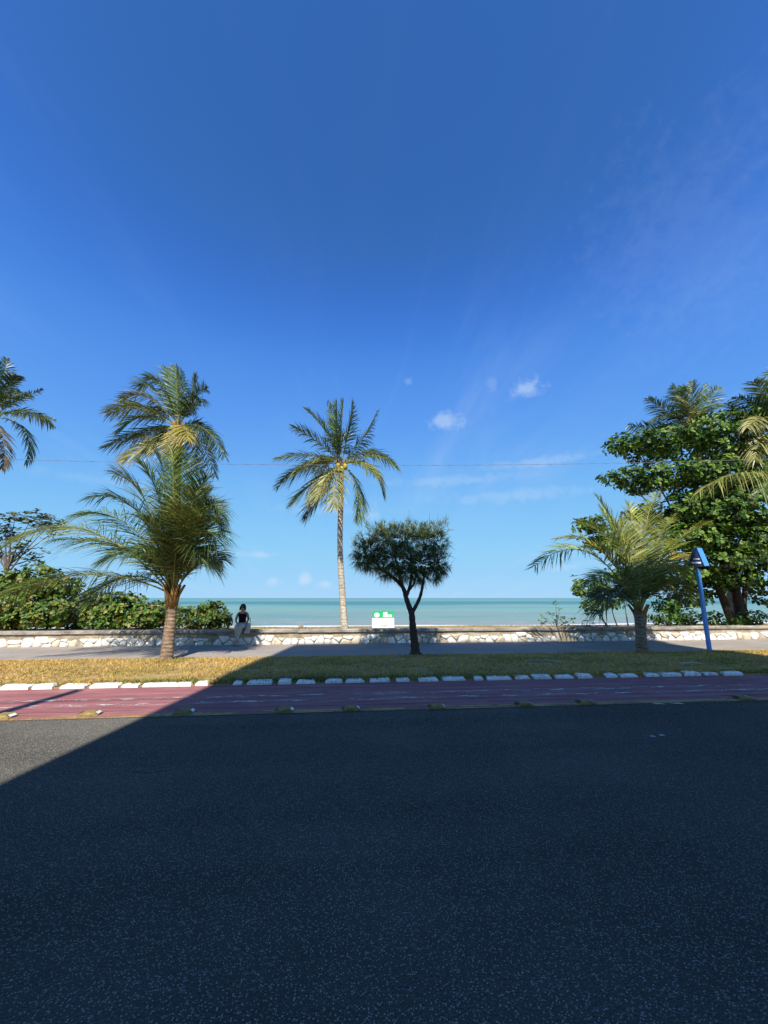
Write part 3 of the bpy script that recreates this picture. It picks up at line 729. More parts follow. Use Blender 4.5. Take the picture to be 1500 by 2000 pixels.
def foliage(parent, leaves, cols, n_single, rr, name='crown'):
    """the n_single leaves nearest the viewer's side become parts, the rest one mesh"""
    eye = Vector((0, 0, CAM_H))
    sc_ = []
    for i, (p, x_, d, nz, s) in enumerate(leaves):
        v = (p - eye); sc_.append((v.length - 1.2 * abs(nz.dot(v.normalized())) - .6 * s / .2, i))
    sc_.sort(); single = set(i for _, i in sc_[:n_single * 2][::2])
    V, Fc, tn = [], [], []; off = wloc(parent)
    for i, (p, x_, d, nz, s) in enumerate(leaves):
        c = cols[min(len(cols) - 1, int(rr.random() ** 1.15 * len(cols)))]
        if i in single:
            o = bpy.data.objects.new('leaf', leaf_mesh(c)); COL.objects.link(o); o.parent = parent
            mt = Matrix((x_ * s, d * s, nz * s)).transposed().to_4x4(); mt.translation = p - off; o.matrix_local = mt
        else:
            A = np.array((x_, d, nz)) * s; k = len(V)
            V.extend((LVn @ A + np.array(p)).tolist()); Fc.extend([tuple(q + k for q in f) for f in LF])
            e = np.array(c) * rr.uniform(.7, 1.25); tn.extend([e] * 8)
    o = mobj(name, V, Fc, 'broad_leaf', parent, tint=np.array(tn), kind='stuff'); return o
def lobe(cu, cv, ru, rv, Y, ry):
    c = at(cu, cv, Y); e = at(cu + ru, cv, Y); f = at(cu, cv - rv, Y)
    return c, Vector((abs(e.x - c.x), ry, abs(f.z - c.z)))
def lobe_rosettes(lobes, dens, size, k, rr, flat=.5, shell=.55):
    L_ = []
    for c, r in lobes:
        n_ = int(dens * (r.x * r.y + r.x * r.z + r.y * r.z) * 4)
        for _ in range(n_):
            while True:
                q = Vector((rr.uniform(-1, 1), rr.uniform(-1, 1), rr.uniform(-1, 1)))
                if q.length <= 1: break
            if q.length < shell and rr.random() < .75: q = q.normalized() * rr.uniform(shell, 1)
            w_ = 1 + .22 * noise.noise(Vector((q.x * 2.2 + c.x, q.y * 2.2, q.z * 2.2 + c.z)))
            p = c + Vector((q.x * r.x, q.y * r.y, q.z * r.z)) * w_
            out = Vector((q.x / r.x, q.y / r.y, q.z / r.z)).normalized()
            L_ += leaf_mats(p, out, size, k, rr, flat)
    return L_
BG = [(.020, .055, .008), (.030, .080, .009), (.044, .108, .011), (.068, .150, .015), (.115, .200, .020), (.17, .24, .028)]

# the big almond tree on the right
YT = 17.3; rr = random.Random(55)
tb = at(1425, 1222, YT); tb.z = .40
tree = empty('broad_leaved_tree', tb, 'big broad-leaved almond tree with tiered dark green foliage at right', 'tree')
def Z8(a, c, Y=YT): u, v = z8(a, c); return at(u, v, Y)
trunks = [[Z8(1290, 1565), Z8(1240, 1440), Z8(1190, 1330, YT - .2), Z8(1080, 1150, YT - .3), Z8(960, 980, YT - .4)], [Z8(1345, 1565), Z8(1315, 1420), Z8(1290, 1250), Z8(1240, 980), Z8(1180, 700), Z8(1150, 480)],
          [Z8(1380, 1565), Z8(1350, 1430), Z8(1400, 1200), Z8(1480, 900, YT + .4)]]
for k, tr in enumerate(trunks):
    P = spline(tr, 6); mobj('trunk', *tube(P, [(.19, .20, .14)[k] * (1 - .75 * i / (len(P) - 1)) + .02 for i in range(len(P))], 9), 'dark_bark', tree, True)
lob = []
for a, c, ra, rc, dy, ry in [(690, 455, 180, 55, -.6, 1.2), (900, 430, 190, 60, -.3, 1.4), (1120, 380, 200, 85, -.2, 1.4), (1350, 300, 190, 80, .4, 1.2), (1250, 480, 230, 90, 0, 1.6), (820, 520, 190, 40, -.2, 1.3),
                             (640, 660, 155, 50, -.8, 1.1), (760, 720, 130, 38, -.6, 1.0), (900, 640, 220, 62, -.7, 1.4), (1110, 620, 180, 80, -.8, 1.3), (1320, 620, 200, 130, -.2, 1.4),
                             (960, 850, 150, 80, -.5, 1.3), (1150, 860, 210, 100, -.4, 1.6), (1400, 860, 200, 130, -.2, 1.5), (880, 960, 110, 70, -.2, 1.0), (700, 890, 90, 45, 0, .9),
                             (430, 950, 105, 45, .2, .9), (520, 1040, 130, 70, .3, 1.0), (1050, 1030, 220, 90, -.6, 1.6), (1330, 1080, 240, 110, -.3, 1.7), (1480, 1050, 120, 160, -.2, 1.2), (1180, 1170, 260, 80, -.3, 1.7),
                             (1000, 1260, 200, 75, .1, 1.3), (1230, 1280, 200, 55, 0, 1.2), (1440, 1330, 110, 35, .1, .8), (1420, 1250, 130, 60, .1, 1.1), (1080, 745, 210, 60, .2, 1.3), (1000, 930, 150, 80, .3, 1.1), (1020, 1400, 130, 55, .3, .8), (900, 1440, 110, 45, .4, .7), (1130, 1340, 130, 50, .4, .9), (1300, 760, 230, 90, .3, 1.4), (1250, 950, 230, 90, .5, 1.4), (1480, 1400, 60, 45, .2, .6)]:
    u, v = z8(a, c); lob.append(lobe(u, v, ra * .32, rc * .32, YT + dy, ry))
for q in (0, 3, 6, 8, 11, 13, 16, 19, 22):
    c = lob[q][0]; j = trunks[q % 3][3 if q % 3 else 2]
    P = spline([j, (j + c) / 2 + Vector((0, 0, -.12)), c], 5); mobj('branch', *tube(P, [.075 * (1 - .75 * i / (len(P) - 1)) for i in range(len(P))], 6), 'dark_bark', tree, True)
foliage(tree, lobe_rosettes(lob, 8.0, .215, 7, rr, .7), BG, 290, rr)

ZB = lambda a, c, ra, rc, dy, ry: (*z8(a, c), ra * .32, rc * .32, dy, ry)
# hedge of beach shrubs on the left
def bush(label, lobes_px, Y, dens, size, cols, seed, n_single=40, k=6, name='beach_shrub', group='shrubs behind the wall', stems=5):
    rr = random.Random(seed)
    lb = [lobe(u, v, ru, rv, Y + dy, ry) for u, v, ru, rv, dy, ry in lobes_px]
    cx = sum(c.x for c, _ in lb) / len(lb); bs = Vector((cx, Y, .46)); e = empty(name, bs, label, 'shrub', group)
    for i in range(stems):
        c = lb[i % len(lb)][0] + Vector((rr.uniform(-.2, .2), rr.uniform(-.2, .2), 0)); s = Vector((cx * .5 + c.x * .5 + rr.uniform(-.15, .15), Y + rr.uniform(-.1, .1), .40))
        P = spline([s, (s + c) / 2 + Vector((rr.uniform(-.1, .1), 0, 0)), c], 4); mobj('stem', *tube(P, [.035 * (1 - .6 * i_ / (len(P) - 1)) for i_ in range(len(P))], 5), 'grey_bark', e, True)
    foliage(e, lobe_rosettes(lb, dens, size, k, rr, .35), cols, n_single, rr, 'foliage'); return e
SG = [(.080, .155, .018), (.050, .11, .014), (.12, .20, .024), (.032, .07, .011), (.19, .225, .033), (.055, .12, .015), (.25, .19, .05)]
bush('largest bushy green shrub at far left under the bare-branched tree', [(30, 1180, 70, 45, 0, .9), (70, 1135, 55, 32, .2, .8), (5, 1150, 60, 40, .3, .8), (100, 1195, 45, 34, -.2, .7), (-50, 1180, 70, 50, 0, .9), (120, 1150, 40, 26, .3, .7), (150, 1200, 40, 30, .9, .6), (60, 1205, 60, 24, -.3, .6), (-10, 1210, 60, 22, -.3, .6)], 16.8, 20, .17, SG, 61, 70)
bush('broad bright green shrub left of the young palm trunk', [(200, 1200, 42, 27, -.2, .6), (250, 1192, 42, 30, 0, .6), (290, 1200, 38, 26, -.2, .6), (230, 1175, 40, 18, .4, .6), (180, 1180, 38, 28, .6, .6), (315, 1200, 30, 26, .6, .5), (270, 1212, 50, 14, -.4, .4), (200, 1214, 40, 12, -.4, .4)], 16.6, 24, .16, SG, 62, 60)
bush('rounded yellow-tipped shrub between the young palm and the seated person', [(418, 1200, 32, 26, 0, .55), (395, 1205, 34, 24, .2, .5), (360, 1206, 34, 22, .1, .5), (436, 1212, 16, 16, -.2, .4), (405, 1186, 20, 12, .1, .4), (385, 1214, 40, 12, -.3, .4)], 16.5, 26, .135, SG[:5] + [(.22, .22, .05)] * 2, 63, 60)
bush('bright green shrub standing behind the right young palm', [ZB(400, 1330, 115, 65, 0, .7), ZB(430, 1430, 90, 60, -.1, .6), ZB(540, 1390, 110, 75, .2, .7), ZB(600, 1300, 140, 80, .3, .8), ZB(760, 1300, 150, 90, .4, .8)], 16.9, 9, .19, [(.09, .16, .02), (.13, .19, .025), (.055, .12, .015), (.17, .22, .03)], 67, 60)
bush('low dark shrub under the broad-leaved tree left of the blue signpost', [(1300, 1207, 40, 14, 0, .5), (1345, 1208, 25, 14, .1, .4)], 16.6, 16, .16, BG[:5], 64, 30, 5)
bush('dark shrub right of the blue signpost at the foot of the tree trunks', [(1395, 1210, 22, 16, -.2, .4), (1470, 1208, 28, 17, -.2, .4), (1440, 1216, 28, 9, -.1, .4)], 16.5, 16, .17, BG[:5], 65, 30, 5)
bush('small low weed behind the wall left of the right young palm', [(1148, 1218, 9, 5, 0, .2), (1158, 1222, 8, 4, 0, .2)], 16.0, 16, .12, BG[:4], 66, 4, 5, 'weed', None, 3)

# sparse tree with bare grey branches at far left
rr = random.Random(71); YB = 18.2
tb = at(10, 1215, YB); tb.z = .45
e = empty('sparse_tree', tb, 'sparse tree with bare grey branches and leaf tufts above the left shrub', 'tree')
mobj('trunk', *tube(spline([tb, at(12, 1160, YB), at(14, 1120, YB)], 5), [.13 - .004 * i for i in range(11)], 8), 'grey_bark', e, True)
tips = [(30, 1008), (60, 1015), (85, 1012), (100, 1022), (12, 1030), (-20, 1020), (-10, 1060), (45, 1070), (70, 1085), (0, 1085), (-40, 1050), (110, 1035), (20, 1050)]
lv = []
for i, (u, v) in enumerate(tips):
    T = at(u, v, YB + rr.uniform(-.5, .5)); j = at(14, 1122 - (i % 3) * 8, YB)
    P = spline([j, (j + T) / 2 + Vector((rr.uniform(-.12, .12), rr.uniform(-.1, .1), rr.uniform(-.1, .15))), T], 5)
    mobj('branch', *tube(P, [.040 * (1 - .8 * q / (len(P) - 1)) for q in range(len(P))], 6), 'grey_bark', e, True)
    for q in range(20): lv += leaf_mats(T + Vector((rr.gauss(0, .21), rr.gauss(0, .2), rr.gauss(-.04, .15))), Vector((rr.gauss(0, .5), -.3, 1)), .19, 5, rr, .3)
foliage(e, lv, [(.055, .085, .025), (.075, .10, .03), (.045, .065, .022), (.15, .11, .05)], 60, rr)

# sapling on the bank
rr = random.Random(75); YS = 16.2
tb = at(1085, 1226, YS); tb.z = .46
e = empty('sapling', tb, 'spindly sapling with sparse round leaves behind the wall', 'sapling')
lv = []
for u, v, k in [(1085, 1178, 3), (1092, 1188, 2), (1076, 1202, 3), (1062, 1206, 3), (1100, 1210, 4), (1118, 1210, 3), (1090, 1205, 2), (1058, 1218, 4), (1104, 1218, 4), (1080, 1215, 3)]:
    T = at(u, v, YS + rr.uniform(-.2, .2)); s = tb + Vector((rr.uniform(-.12, .12), rr.uniform(-.1, .1), -.04))
    P = spline([s, (s + T) / 2 + Vector((rr.uniform(-.05, .05), 0, .03)), T], 4); mobj('stem', *tube(P, [.012 * (1 - .5 * q / (len(P) - 1)) for q in range(len(P))], 5), 'grey_bark', e, True)
    for q in range(k): lv += leaf_mats(T + Vector((rr.gauss(0, .06), rr.gauss(0, .05), rr.gauss(0, .05))), Vector((0, -.5, .6)), .15, 2, rr, .2)
foliage(e, lv, [(.08, .15, .03), (.05, .10, .02), (.15, .20, .04), (.04, .08, .02)], 24, rr)

# ------------------------------------------------------------------ needle tree (clipped casuarina)
rr = random.Random(81); YC = 12.0
Z7 = lambda a, c, Y=YC: at(*z7(a, c), Y)
tb = Z7(1080, 1938); tb.z = .04
e = empty('needle_tree', tb, 'small dark needle-leaved tree with forked trunk and rounded clipped crown', 'tree')
tr = [[tb, Z7(1075, 1850), Z7(1062, 1740), Z7(1052, 1610)], [Z7(1052, 1625), Z7(1015, 1520), Z7(985, 1430), Z7(900, 1350), Z7(800, 1290)], [Z7(1055, 1620), Z7(1110, 1510), Z7(1135, 1400), Z7(1150, 1280)],
      [Z7(1012, 1500), Z7(1040, 1420), Z7(1050, 1300), Z7(1040, 1150)], [Z7(985, 1430), Z7(960, 1330), Z7(930, 1200)], [Z7(1038, 1450), Z7(1075, 1390), Z7(1090, 1280)]]
rads = [(.145, .088), (.088, .036), (.062, .03), (.06, .022), (.06, .02), (.04, .018)]
for k, (t_, (r0, r1)) in enumerate(zip(tr, rads)):
    P = spline(t_, 7); m = len(P); rd = [r0 + (r1 - r0) * i / (m - 1) for i in range(m)]
    if k == 0: rd[0] *= 1.45; rd[1] *= 1.25; rd[2] *= 1.1
    rd = [q * (1 + .07 * math.sin(i * 2.1 + k)) for i, q in enumerate(rd)]
    mobj('trunk' if k == 0 else 'limb', *tube(P, rd, 10), 'dark_bark', e, True)
lobes = [(Z7(a, c, YC + dy), Vector((ra * .27 * .0165, ry, rc * .27 * .0165))) for a, c, ra, rc, dy, ry in
         [(745, 1165, 110, 120, -.1, .5), (850, 1085, 110, 110, .2, .5), (990, 1070, 110, 120, -.1, .55), (1110, 1080, 95, 120, .2, .5), (1215, 1090, 90, 125, -.1, .45), (1235, 1240, 75, 115, .1, .4), (940, 1220, 150, 105, -.2, .6),
          (1100, 1250, 120, 100, .1, .5), (780, 1260, 90, 65, .2, .4), (1215, 1310, 55, 70, 0, .3), (690, 1225, 55, 70, .1, .3), (1020, 1330, 120, 60, .1, .4), (890, 1310, 90, 60, -.1, .4), (1120, 1350, 70, 45, .1, .3)]]
V, Fc, tn = [], [], []; tw = []
NC = [np.array(c) for c in ((.085, .125, .042), (.06, .095, .040), (.12, .16, .048), (.16, .185, .055))]
for c, r in lobes:
    for _ in range(int(44 * (r.x * r.y + r.y * r.z + r.x * r.z) * 4) + 10):
        q = Vector((rr.gauss(0, 1), rr.gauss(0, 1), rr.gauss(0, 1))).normalized() * rr.uniform(.1, 1) ** .6
        p = c + Vector((q.x * r.x, q.y * r.y, q.z * r.z)) * rr.uniform(.8, 1.28)
        out = (q + Vector((0, 0, .55 if q.z > -.2 else -.3))).normalized(); cc = NC[rr.randrange(4)]
        if rr.random() < .3: tw.append(tube([c + (p - c) * .35, p + out * .05], [.010, .004], 4, False))
        for i in range(13):
            d = (out + Vector((rr.gauss(0, .5), rr.gauss(0, .5), rr.gauss(0, .45)))).normalized(); l = rr.uniform(.13, .32)
            s = d.cross(Vector((rr.gauss(0, 1), rr.gauss(0, 1), rr.gauss(0, 1)))).normalized() * .0046
            p1 = p + d * l * .55; p2 = p + d * l + Vector((0, 0, -.28 * l)); k = len(V)
            V += [p - s, p + s, p1 + s, p1 - s, p2]; Fc += [(k, k + 1, k + 2, k + 3), (k + 3, k + 2, k + 4)]; t_ = cc * rr.uniform(.7, 1.35); tn += [t_] * 5
for a, c in ((640, 1090), (735, 985), (830, 985), (1030, 950), (1010, 1000), (1180, 985), (1260, 975), (1300, 960), (1240, 1000), (1160, 1000), (925, 985), (1290, 1230), (1310, 1290)):     # tufts breaking the outline
    p = Z7(a, c, YC + rr.uniform(-.3, .3))
    for i in range(60):
        d = Vector((rr.gauss(0, .45), rr.gauss(0, .45), rr.uniform(.2, 1))).normalized(); l = rr.uniform(.1, .24); o_ = p + Vector((rr.gauss(0, .05), rr.gauss(0, .05), rr.gauss(-.06, .09)))
        s = d.cross(Vector((rr.gauss(0, 1), rr.gauss(0, 1), rr.gauss(0, 1)))).normalized() * .0045; k = len(V)
        V += [o_ - s, o_ + s, o_ + d * l * .5 + s, o_ + d * l * .5 - s, o_ + d * l]; Fc += [(k, k + 1, k + 2, k + 3), (k + 3, k + 2, k + 4)]; tn += [NC[3] * rr.uniform(.7, 1.3)] * 5
for a, c, a2, c2 in ((1030, 960, 1035, 870), (1180, 980, 1182, 890), (1230, 990, 1245, 890), (1260, 980, 1310, 905), (735, 990, 690, 940), (930, 990, 920, 930), (1280, 1290, 1330, 1210)):
    tw.append(tube([Z7(a, c), Z7((a + a2) / 2, (c + c2) / 2 - 4), Z7(a2, c2)], [.006, .004, .002], 4, False))
mobj('crown', V, Fc, 'needle', e, tint=np.array(tn), kind='stuff')
mobj('twigs', *join(*tw), 'dark_bark', e, kind='stuff')

# ------------------------------------------------------------------ signpost
YS = 11.95
g = at(1388, 1283, YS); top = at(1363, 1112, YS)
px, pz = g.x, top.z
e = empty('signpost', (px, YS, .04), 'blue post with a triangular dark panel on top, on the right verge', 'signpost')
s = .046
LEAN = .085
V = [(px - s, YS - s, .0), (px + s, YS - s, .0), (px + s, YS + s, .0), (px - s, YS + s, .0), (px - s, YS - s, pz + .06), (px + s, YS - s, pz - .14), (px + s, YS + s, pz - .14), (px - s, YS + s, pz + .06)]
V = [(a + LEAN * c_ / pz, b_, c_) for a, b_, c_ in V]
mobj('post', V, [(0, 3, 2, 1), (4, 5, 6, 7), (0, 1, 5, 4), (1, 2, 6, 5), (2, 3, 7, 6), (3, 0, 4, 7)], 'blue_paint', e)
A = at(1357, 1071, YS - .05); Bl = at(1349, 1106, YS - .05); Br = at(1371, 1106, YS - .05); Ar = at(1366, 1071, YS - .05); Bq = at(1381, 1105, YS - .05)
def prism(pts, y0, y1):
    n = len(pts); V = [(p.x, y0, p.z) for p in pts] + [(p.x, y1, p.z) for p in pts]
    return V, [tuple(range(n)), tuple(range(n, 2 * n))[::-1]] + [(i, n + i, n + (i + 1) % n, (i + 1) % n) for i in range(n)]
pan = mobj('panel', *prism([A, Bl, Br], YS - .11, YS + .05), 'navy_paint', e)
mobj('edge_board', *prism([A + Vector((-.01, 0, .0)), Ar, Bq, Br + Vector((.01, 0, 0))], YS - .14, YS + .07), 'blue_paint', e)
def mark(u0, u1, v0, v1, Y, mat, parent, name='lettering', th=.006):
    a = at(u0, v1, Y); c = at(u1, v0, Y); return mobj(name, *box(a.x, c.x, Y - th, Y, a.z, c.z), mat, parent)
parts = []
for v0, v1, segs in ((1091.0, 1092.6, ((1354, 1357), (1357.6, 1361.4), (1362, 1366))), (1097.6, 1100.6, ((1351.2, 1353.4), (1354.0, 1356.6), (1357.2, 1359.8), (1360.4, 1363), (1363.6, 1366), (1366.6, 1368.6)))):
    for u0, u1 in segs:
        a = at(u0, v1, YS - .111); c = at(u1, v0, YS - .111); parts.append(box(a.x, c.x, YS - .116, YS - .111, a.z, c.z))
mobj('lettering', *join(*parts), 'white_print', pan)

# ------------------------------------------------------------------ beach notice board
YN = 15.95
a = at(727.5, 1231, YN); c = at(768.5, 1193, YN); xw, xe = a.x, c.x; zb, zt = a.z, c.z
e = empty('notice_board', ((xw + xe) / 2, YN, .46), 'white notice board with green header behind the wall', 'sign')
hz = zb + (zt - zb) * .63; lz = zb + (zt - zb) * .12
mobj('white_panel', *box(xw - .02, xe + .02, YN - .03, YN + .03, lz, hz), 'sign_white', e)
hd = mobj('green_header', *box(xw, xe, YN - .03, YN + .03, hz + .004, zt), 'sign_green', e)
mobj('mint_footer', *box(xw + .05, xe - .01, YN - .03, YN + .03, zb, lz - .004), 'sign_mint', e)
for xx in (xw + .12, xe - .12): mobj('post', *tube([(xx, YN + .055, .3), (xx, YN + .055, zt - .05)], .025, 8), 'galvanised', e)
V = []; cx, cz, r_ = xw + .20 * (xe - xw), hz + (zt - hz) * .42, (zt - hz) * .36
V = [(cx, YN - .034, cz)] + [(cx + r_ * 1.1 * math.cos(q * math.pi / 8), YN - .034, cz + r_ * (1 if q % 2 else .82) * math.sin(q * math.pi / 8)) for q in range(16)]
mobj('emblem', V, [(0, 1 + q, 1 + (q + 1) % 16) for q in range(16)], 'sign_white', hd)
wq = xe - xw; hq = zt - hz
lt = [box(xw + wq * p0, xw + wq * p1, YN - .036, YN - .031, hz + hq * q0, hz + hq * q1) for p0, p1, q0, q1 in ((.50, .56, .15, .78), (.57, .63, .12, .80), (.64, .70, .12, .84), (.72, .78, .12, .5), (.79, .86, .12, .48), (.87, .92, .14, .44))]
mobj('lettering', *join(*lt), 'sign_white', hd)
lt = [box(xw + wq * p0, xw + wq * p1, YN - .036, YN - .031, lz + .06, lz + .10) for p0, p1 in ((.34, .38), (.46, .52), (.535, .58), (.595, .65), (.66, .70))]
mobj('lettering', *join(*lt), 'sign_red', e)

# ------------------------------------------------------------------ people
def skin_mesh(nodes, edges, root, lv=2):
    me = bpy.data.meshes.new('tmp'); names = list(nodes); idx = {n_: i for i, n_ in enumerate(names)}
    me.from_pydata([nodes[n_][0] for n_ in names], [(idx[a], idx[c]) for a, c in edges], []); me.update()
    o = bpy.data.objects.new('tmp', me); COL.objects.link(o)
    o.modifiers.new('s', 'SKIN'); sm = o.modifiers.new('d', 'SUBSURF'); sm.levels = lv; sm.render_levels = lv
    for n_, i in idx.items():
        r = nodes[n_][1]; sv = me.skin_vertices[0].data[i]; sv.radius = r if isinstance(r, tuple) else (r, r); sv.use_root = (n_ == root)
    dg = bpy.context.evaluated_depsgraph_get(); dg.update(); ev = o.evaluated_get(dg); m2 = ev.to_mesh()
    V = [tuple(v.co) for v in m2.vertices]; Fc = [tuple(p.vertices) for p in m2.polygons]
    ev.to_mesh_clear(); bpy.data.objects.remove(o); bpy.data.meshes.remove(me); return V, Fc
def ellipsoid(c, r, n=12, m=10, f=None):
    V, Fc = [], []
    for i in range(m + 1):
        th = math.pi * i / m
        for j in range(n):
            ph = 2 * math.pi * j / n; V.append((c[0] + r[0] * math.sin(th) * math.cos(ph), c[1] + r[1] * math.sin(th) * math.sin(ph), c[2] + r[2] * math.cos(th)))
    for i in range(m):
        for j in range(n):
            j2 = (j + 1) % n; q = (i * n + j, (i + 1) * n + j, (i + 1) * n + j2, i * n + j2)
            if f is None or all(f(V[k]) for k in q): Fc.append(q)
    return V, Fc
def person(loc, label, top_mat, leg_mat, legs=True):
    x, y, z = loc
    e = empty('person', loc, label, 'person')
    P = lambda q: (x + q[0], y + q[1], z + q[2])
    nd = {'pel': ((0, .13, .66), (.13, .10)), 'wai': ((0, .14, .82), (.115, .085)), 'che': ((0, .13, 1.0), (.135, .095)), 'col': ((0, .125, 1.11), (.10, .07)), 'nek': ((0, .115, 1.185), .047), 'jaw': ((0, .085, 1.25), (.055, .06)), 'skl': ((0, .095, 1.335), (.075, .088)), 'crn': ((0, .105, 1.385), .055),
          'nos': ((0, -.008, 1.29), .013)}
    ed = [('pel', 'wai'), ('wai', 'che'), ('che', 'col'), ('col', 'nek'), ('nek', 'jaw'), ('jaw', 'skl'), ('skl', 'crn'), ('jaw', 'nos')]
    for s, sg in (('l', -1), ('r', 1)):
        nd['sh' + s] = ((sg * .165, .13, 1.10), .055); nd['el' + s] = ((sg * .235, .12, .85), .040); nd['wr' + s] = ((sg * .115, -.10, .735), .027); nd['pa' + s] = ((sg * .055, -.16, .73), (.036, .018))
        ed += [('col', 'sh' + s), ('sh' + s, 'el' + s), ('el' + s, 'wr' + s), ('wr' + s, 'pa' + s)]
        nd['th' + s] = ((sg * .09, -.125, .755), .011); nd['tj' + s] = ((sg * .065, -.155, .765), .009); ed += [('wr' + s, 'th' + s), ('th' + s, 'tj' + s)]
        for k, (dx, l) in enumerate(((.0, .07), (.018, .08), (.034, .075), (.05, .06))):
            nd[f'fa{s}{k}'] = ((sg * (.045 - dx * .2), -.185 - dx * .3 + .01, .735 - dx * .6), .009); nd[f'fb{s}{k}'] = ((sg * (.03 - dx * .2), -.185 - l * .4, .71 - dx * .6), .008)
            ed += [('pa' + s, f'fa{s}{k}'), (f'fa{s}{k}', f'fb{s}{k}')]
    an = {'l': (.035, -.36, .13), 'r': (-.075, -.42, .13)}
    for s, sg in (('l', -1), ('r', 1)):
        a = an[s]
        nd['hi' + s] = ((sg * .09, .10, .65), .088); nd['kn' + s] = ((sg * .075, -.33, .645 + (.035 if s == 'r' else 0)), .062); nd['ca' + s] = ((sg * .05 + a[0] * .3, -.36, .42), .052); nd['an' + s] = (a, .037); nd['he' + s] = ((a[0], a[1] + .02, .085), .036); nd['to' + s] = ((a[0] - .05, a[1] - .17, .075), (.042, .026))
        ed += [('pel', 'hi' + s), ('hi' + s, 'kn' + s), ('kn' + s, 'ca' + s), ('ca' + s, 'an' + s), ('an' + s, 'he' + s), ('he' + s, 'to' + s)]
    V, Fc = skin_mesh(nd, ed, 'pel'); mobj('body', [P(v) for v in V], Fc, 'skin', e, True)
    g = lambda ks, k=1.12, ad=.008: {n_: (nd[n_][0], tuple(r * k + ad for r in (nd[n_][1] if isinstance(nd[n_][1], tuple) else (nd[n_][1],) * 2))) for n_ in ks}
    tn_ = g(['pel', 'wai', 'che', 'col']); tn_['sl'] = ((-.125, .13, 1.115), .058); tn_['sr'] = ((.125, .13, 1.115), .058)
    V, Fc = skin_mesh(tn_, [('pel', 'wai'), ('wai', 'che'), ('che', 'col'), ('col', 'sl'), ('col', 'sr')], 'pel'); mobj('sleeveless_top', [P(v) for v in V], Fc, top_mat, e, True)
    tn_ = g(['pel', 'hil', 'hir', 'knl', 'knr', 'cal', 'car', 'anl', 'anr'], 1.16, .012)
    V, Fc = skin_mesh(tn_, [('pel', 'hil'), ('pel', 'hir')] + [(a + s, c + s) for s in 'lr' for a, c in (('hi', 'kn'), ('kn', 'ca'), ('ca', 'an'))], 'pel'); mobj('trousers', [P(v) for v in V], Fc, leg_mat, e, True)
    for s in 'lr':
        a = an[s]; sh = {'a': ((a[0], a[1] + .035, .078), (.05, .052)), 'b': ((a[0] - .015, a[1] - .05, .083), (.05, .052)), 'c': ((a[0] - .055, a[1] - .19, .070), (.052, .038))}
        V, Fc = skin_mesh(sh, [('a', 'b'), ('b', 'c')], 'a'); mobj('shoe', [P(v) for v in V], Fc, 'shoe', e, True)
    hc = (0, .105, 1.325)
    V, Fc = ellipsoid(hc, (.108, .118, .128), 16, 12, lambda v: v[1] > .045 or v[2] > 1.375)
    mobj('hair', [P(v) for v in V], Fc, 'hair', e, True)
    for sx in (-.096, .096):
        V, Fc = ellipsoid((sx, .075, 1.27), (.026, .05, .085), 8, 6); mobj('hair', [P(v) for v in V], Fc, 'hair', e, True)
    V, Fc = join(ellipsoid((-.036, .000, 1.325), (.033, .014, .026), 10, 6), ellipsoid((.036, .000, 1.325), (.033, .014, .026), 10, 6), box(-.02, .02, -.010, 0, 1.328, 1.338), box(-.09, -.06, -.002, .07, 1.33, 1.338), box(.06, .09, -.002, .07, 1.33, 1.338))
    mobj('sunglasses', [P(v) for v in V], Fc, 'lens_black', e, True)
    V, Fc = ellipsoid((0, .022, 1.245), (.024, .01, .008), 8, 4); mobj('mouth', [P(v) for v in V], Fc, 'lips', e, True)
    return e
sp = at(470, 1231, Y_WALL)
person((sp.x, Y_WALL - .005, .045), 'seated person in black sleeveless top and pale trousers on the wall, ankles crossed', 'black_cloth', 'light_cloth')
# pale cloth bag hanging over the wall edge beside the person
bx = sp.x + .26
e = empty('cloth_bag', (bx, Y_WALL - .09, .42), 'pale cloth bag slumped over the wall beside the seated person', 'bag')
prof = [(.02, .43, .015), (.08, .44, .05), (.10, .52, .06), (.095, .62, .055), (.085, .74, .045), (.05, .80, .02)]
V, Fc = [], []
for i, (hw, z_, th) in enumerate(prof):
    for k in range(10):
        a = 2 * math.pi * k / 10; yy = (Y_WALL - .12 if z_ < .6 else Y_WALL - .03 + (z_ - .62) * .35)
        V.append((bx + hw * math.cos(a) * (1 + .1 * math.sin(i * 2 + k)), yy + th * math.sin(a), z_))
for i in range(len(prof) - 1):
    for k in range(10): k2 = (k + 1) % 10; Fc.append((i * 10 + k, i * 10 + k2, (i + 1) * 10 + k2, (i + 1) * 10 + k))
Fc += [tuple(range(10))[::-1], tuple(50 + k for k in range(10))]
mobj('bag_body', V, Fc, 'pale_bag', e, True)
mobj('strap', *tube(spline([(bx - .06, Y_WALL + .02, .78), (bx - .05, Y_WALL + .05, .95), (bx + .04, Y_WALL + .06, .96), (bx + .06, Y_WALL + .03, .78)], 5), .010, 6), 'black_cloth', e, True)
bush('small pale weed tuft on the bank left of the slender palm', [(588, 1224, 4, 4, 0, .12)], 17.6, 60, .09, [(.35, .30, .20), (.28, .26, .10), (.40, .22, .16)], 68, 6, 4, 'weed', None, 3)

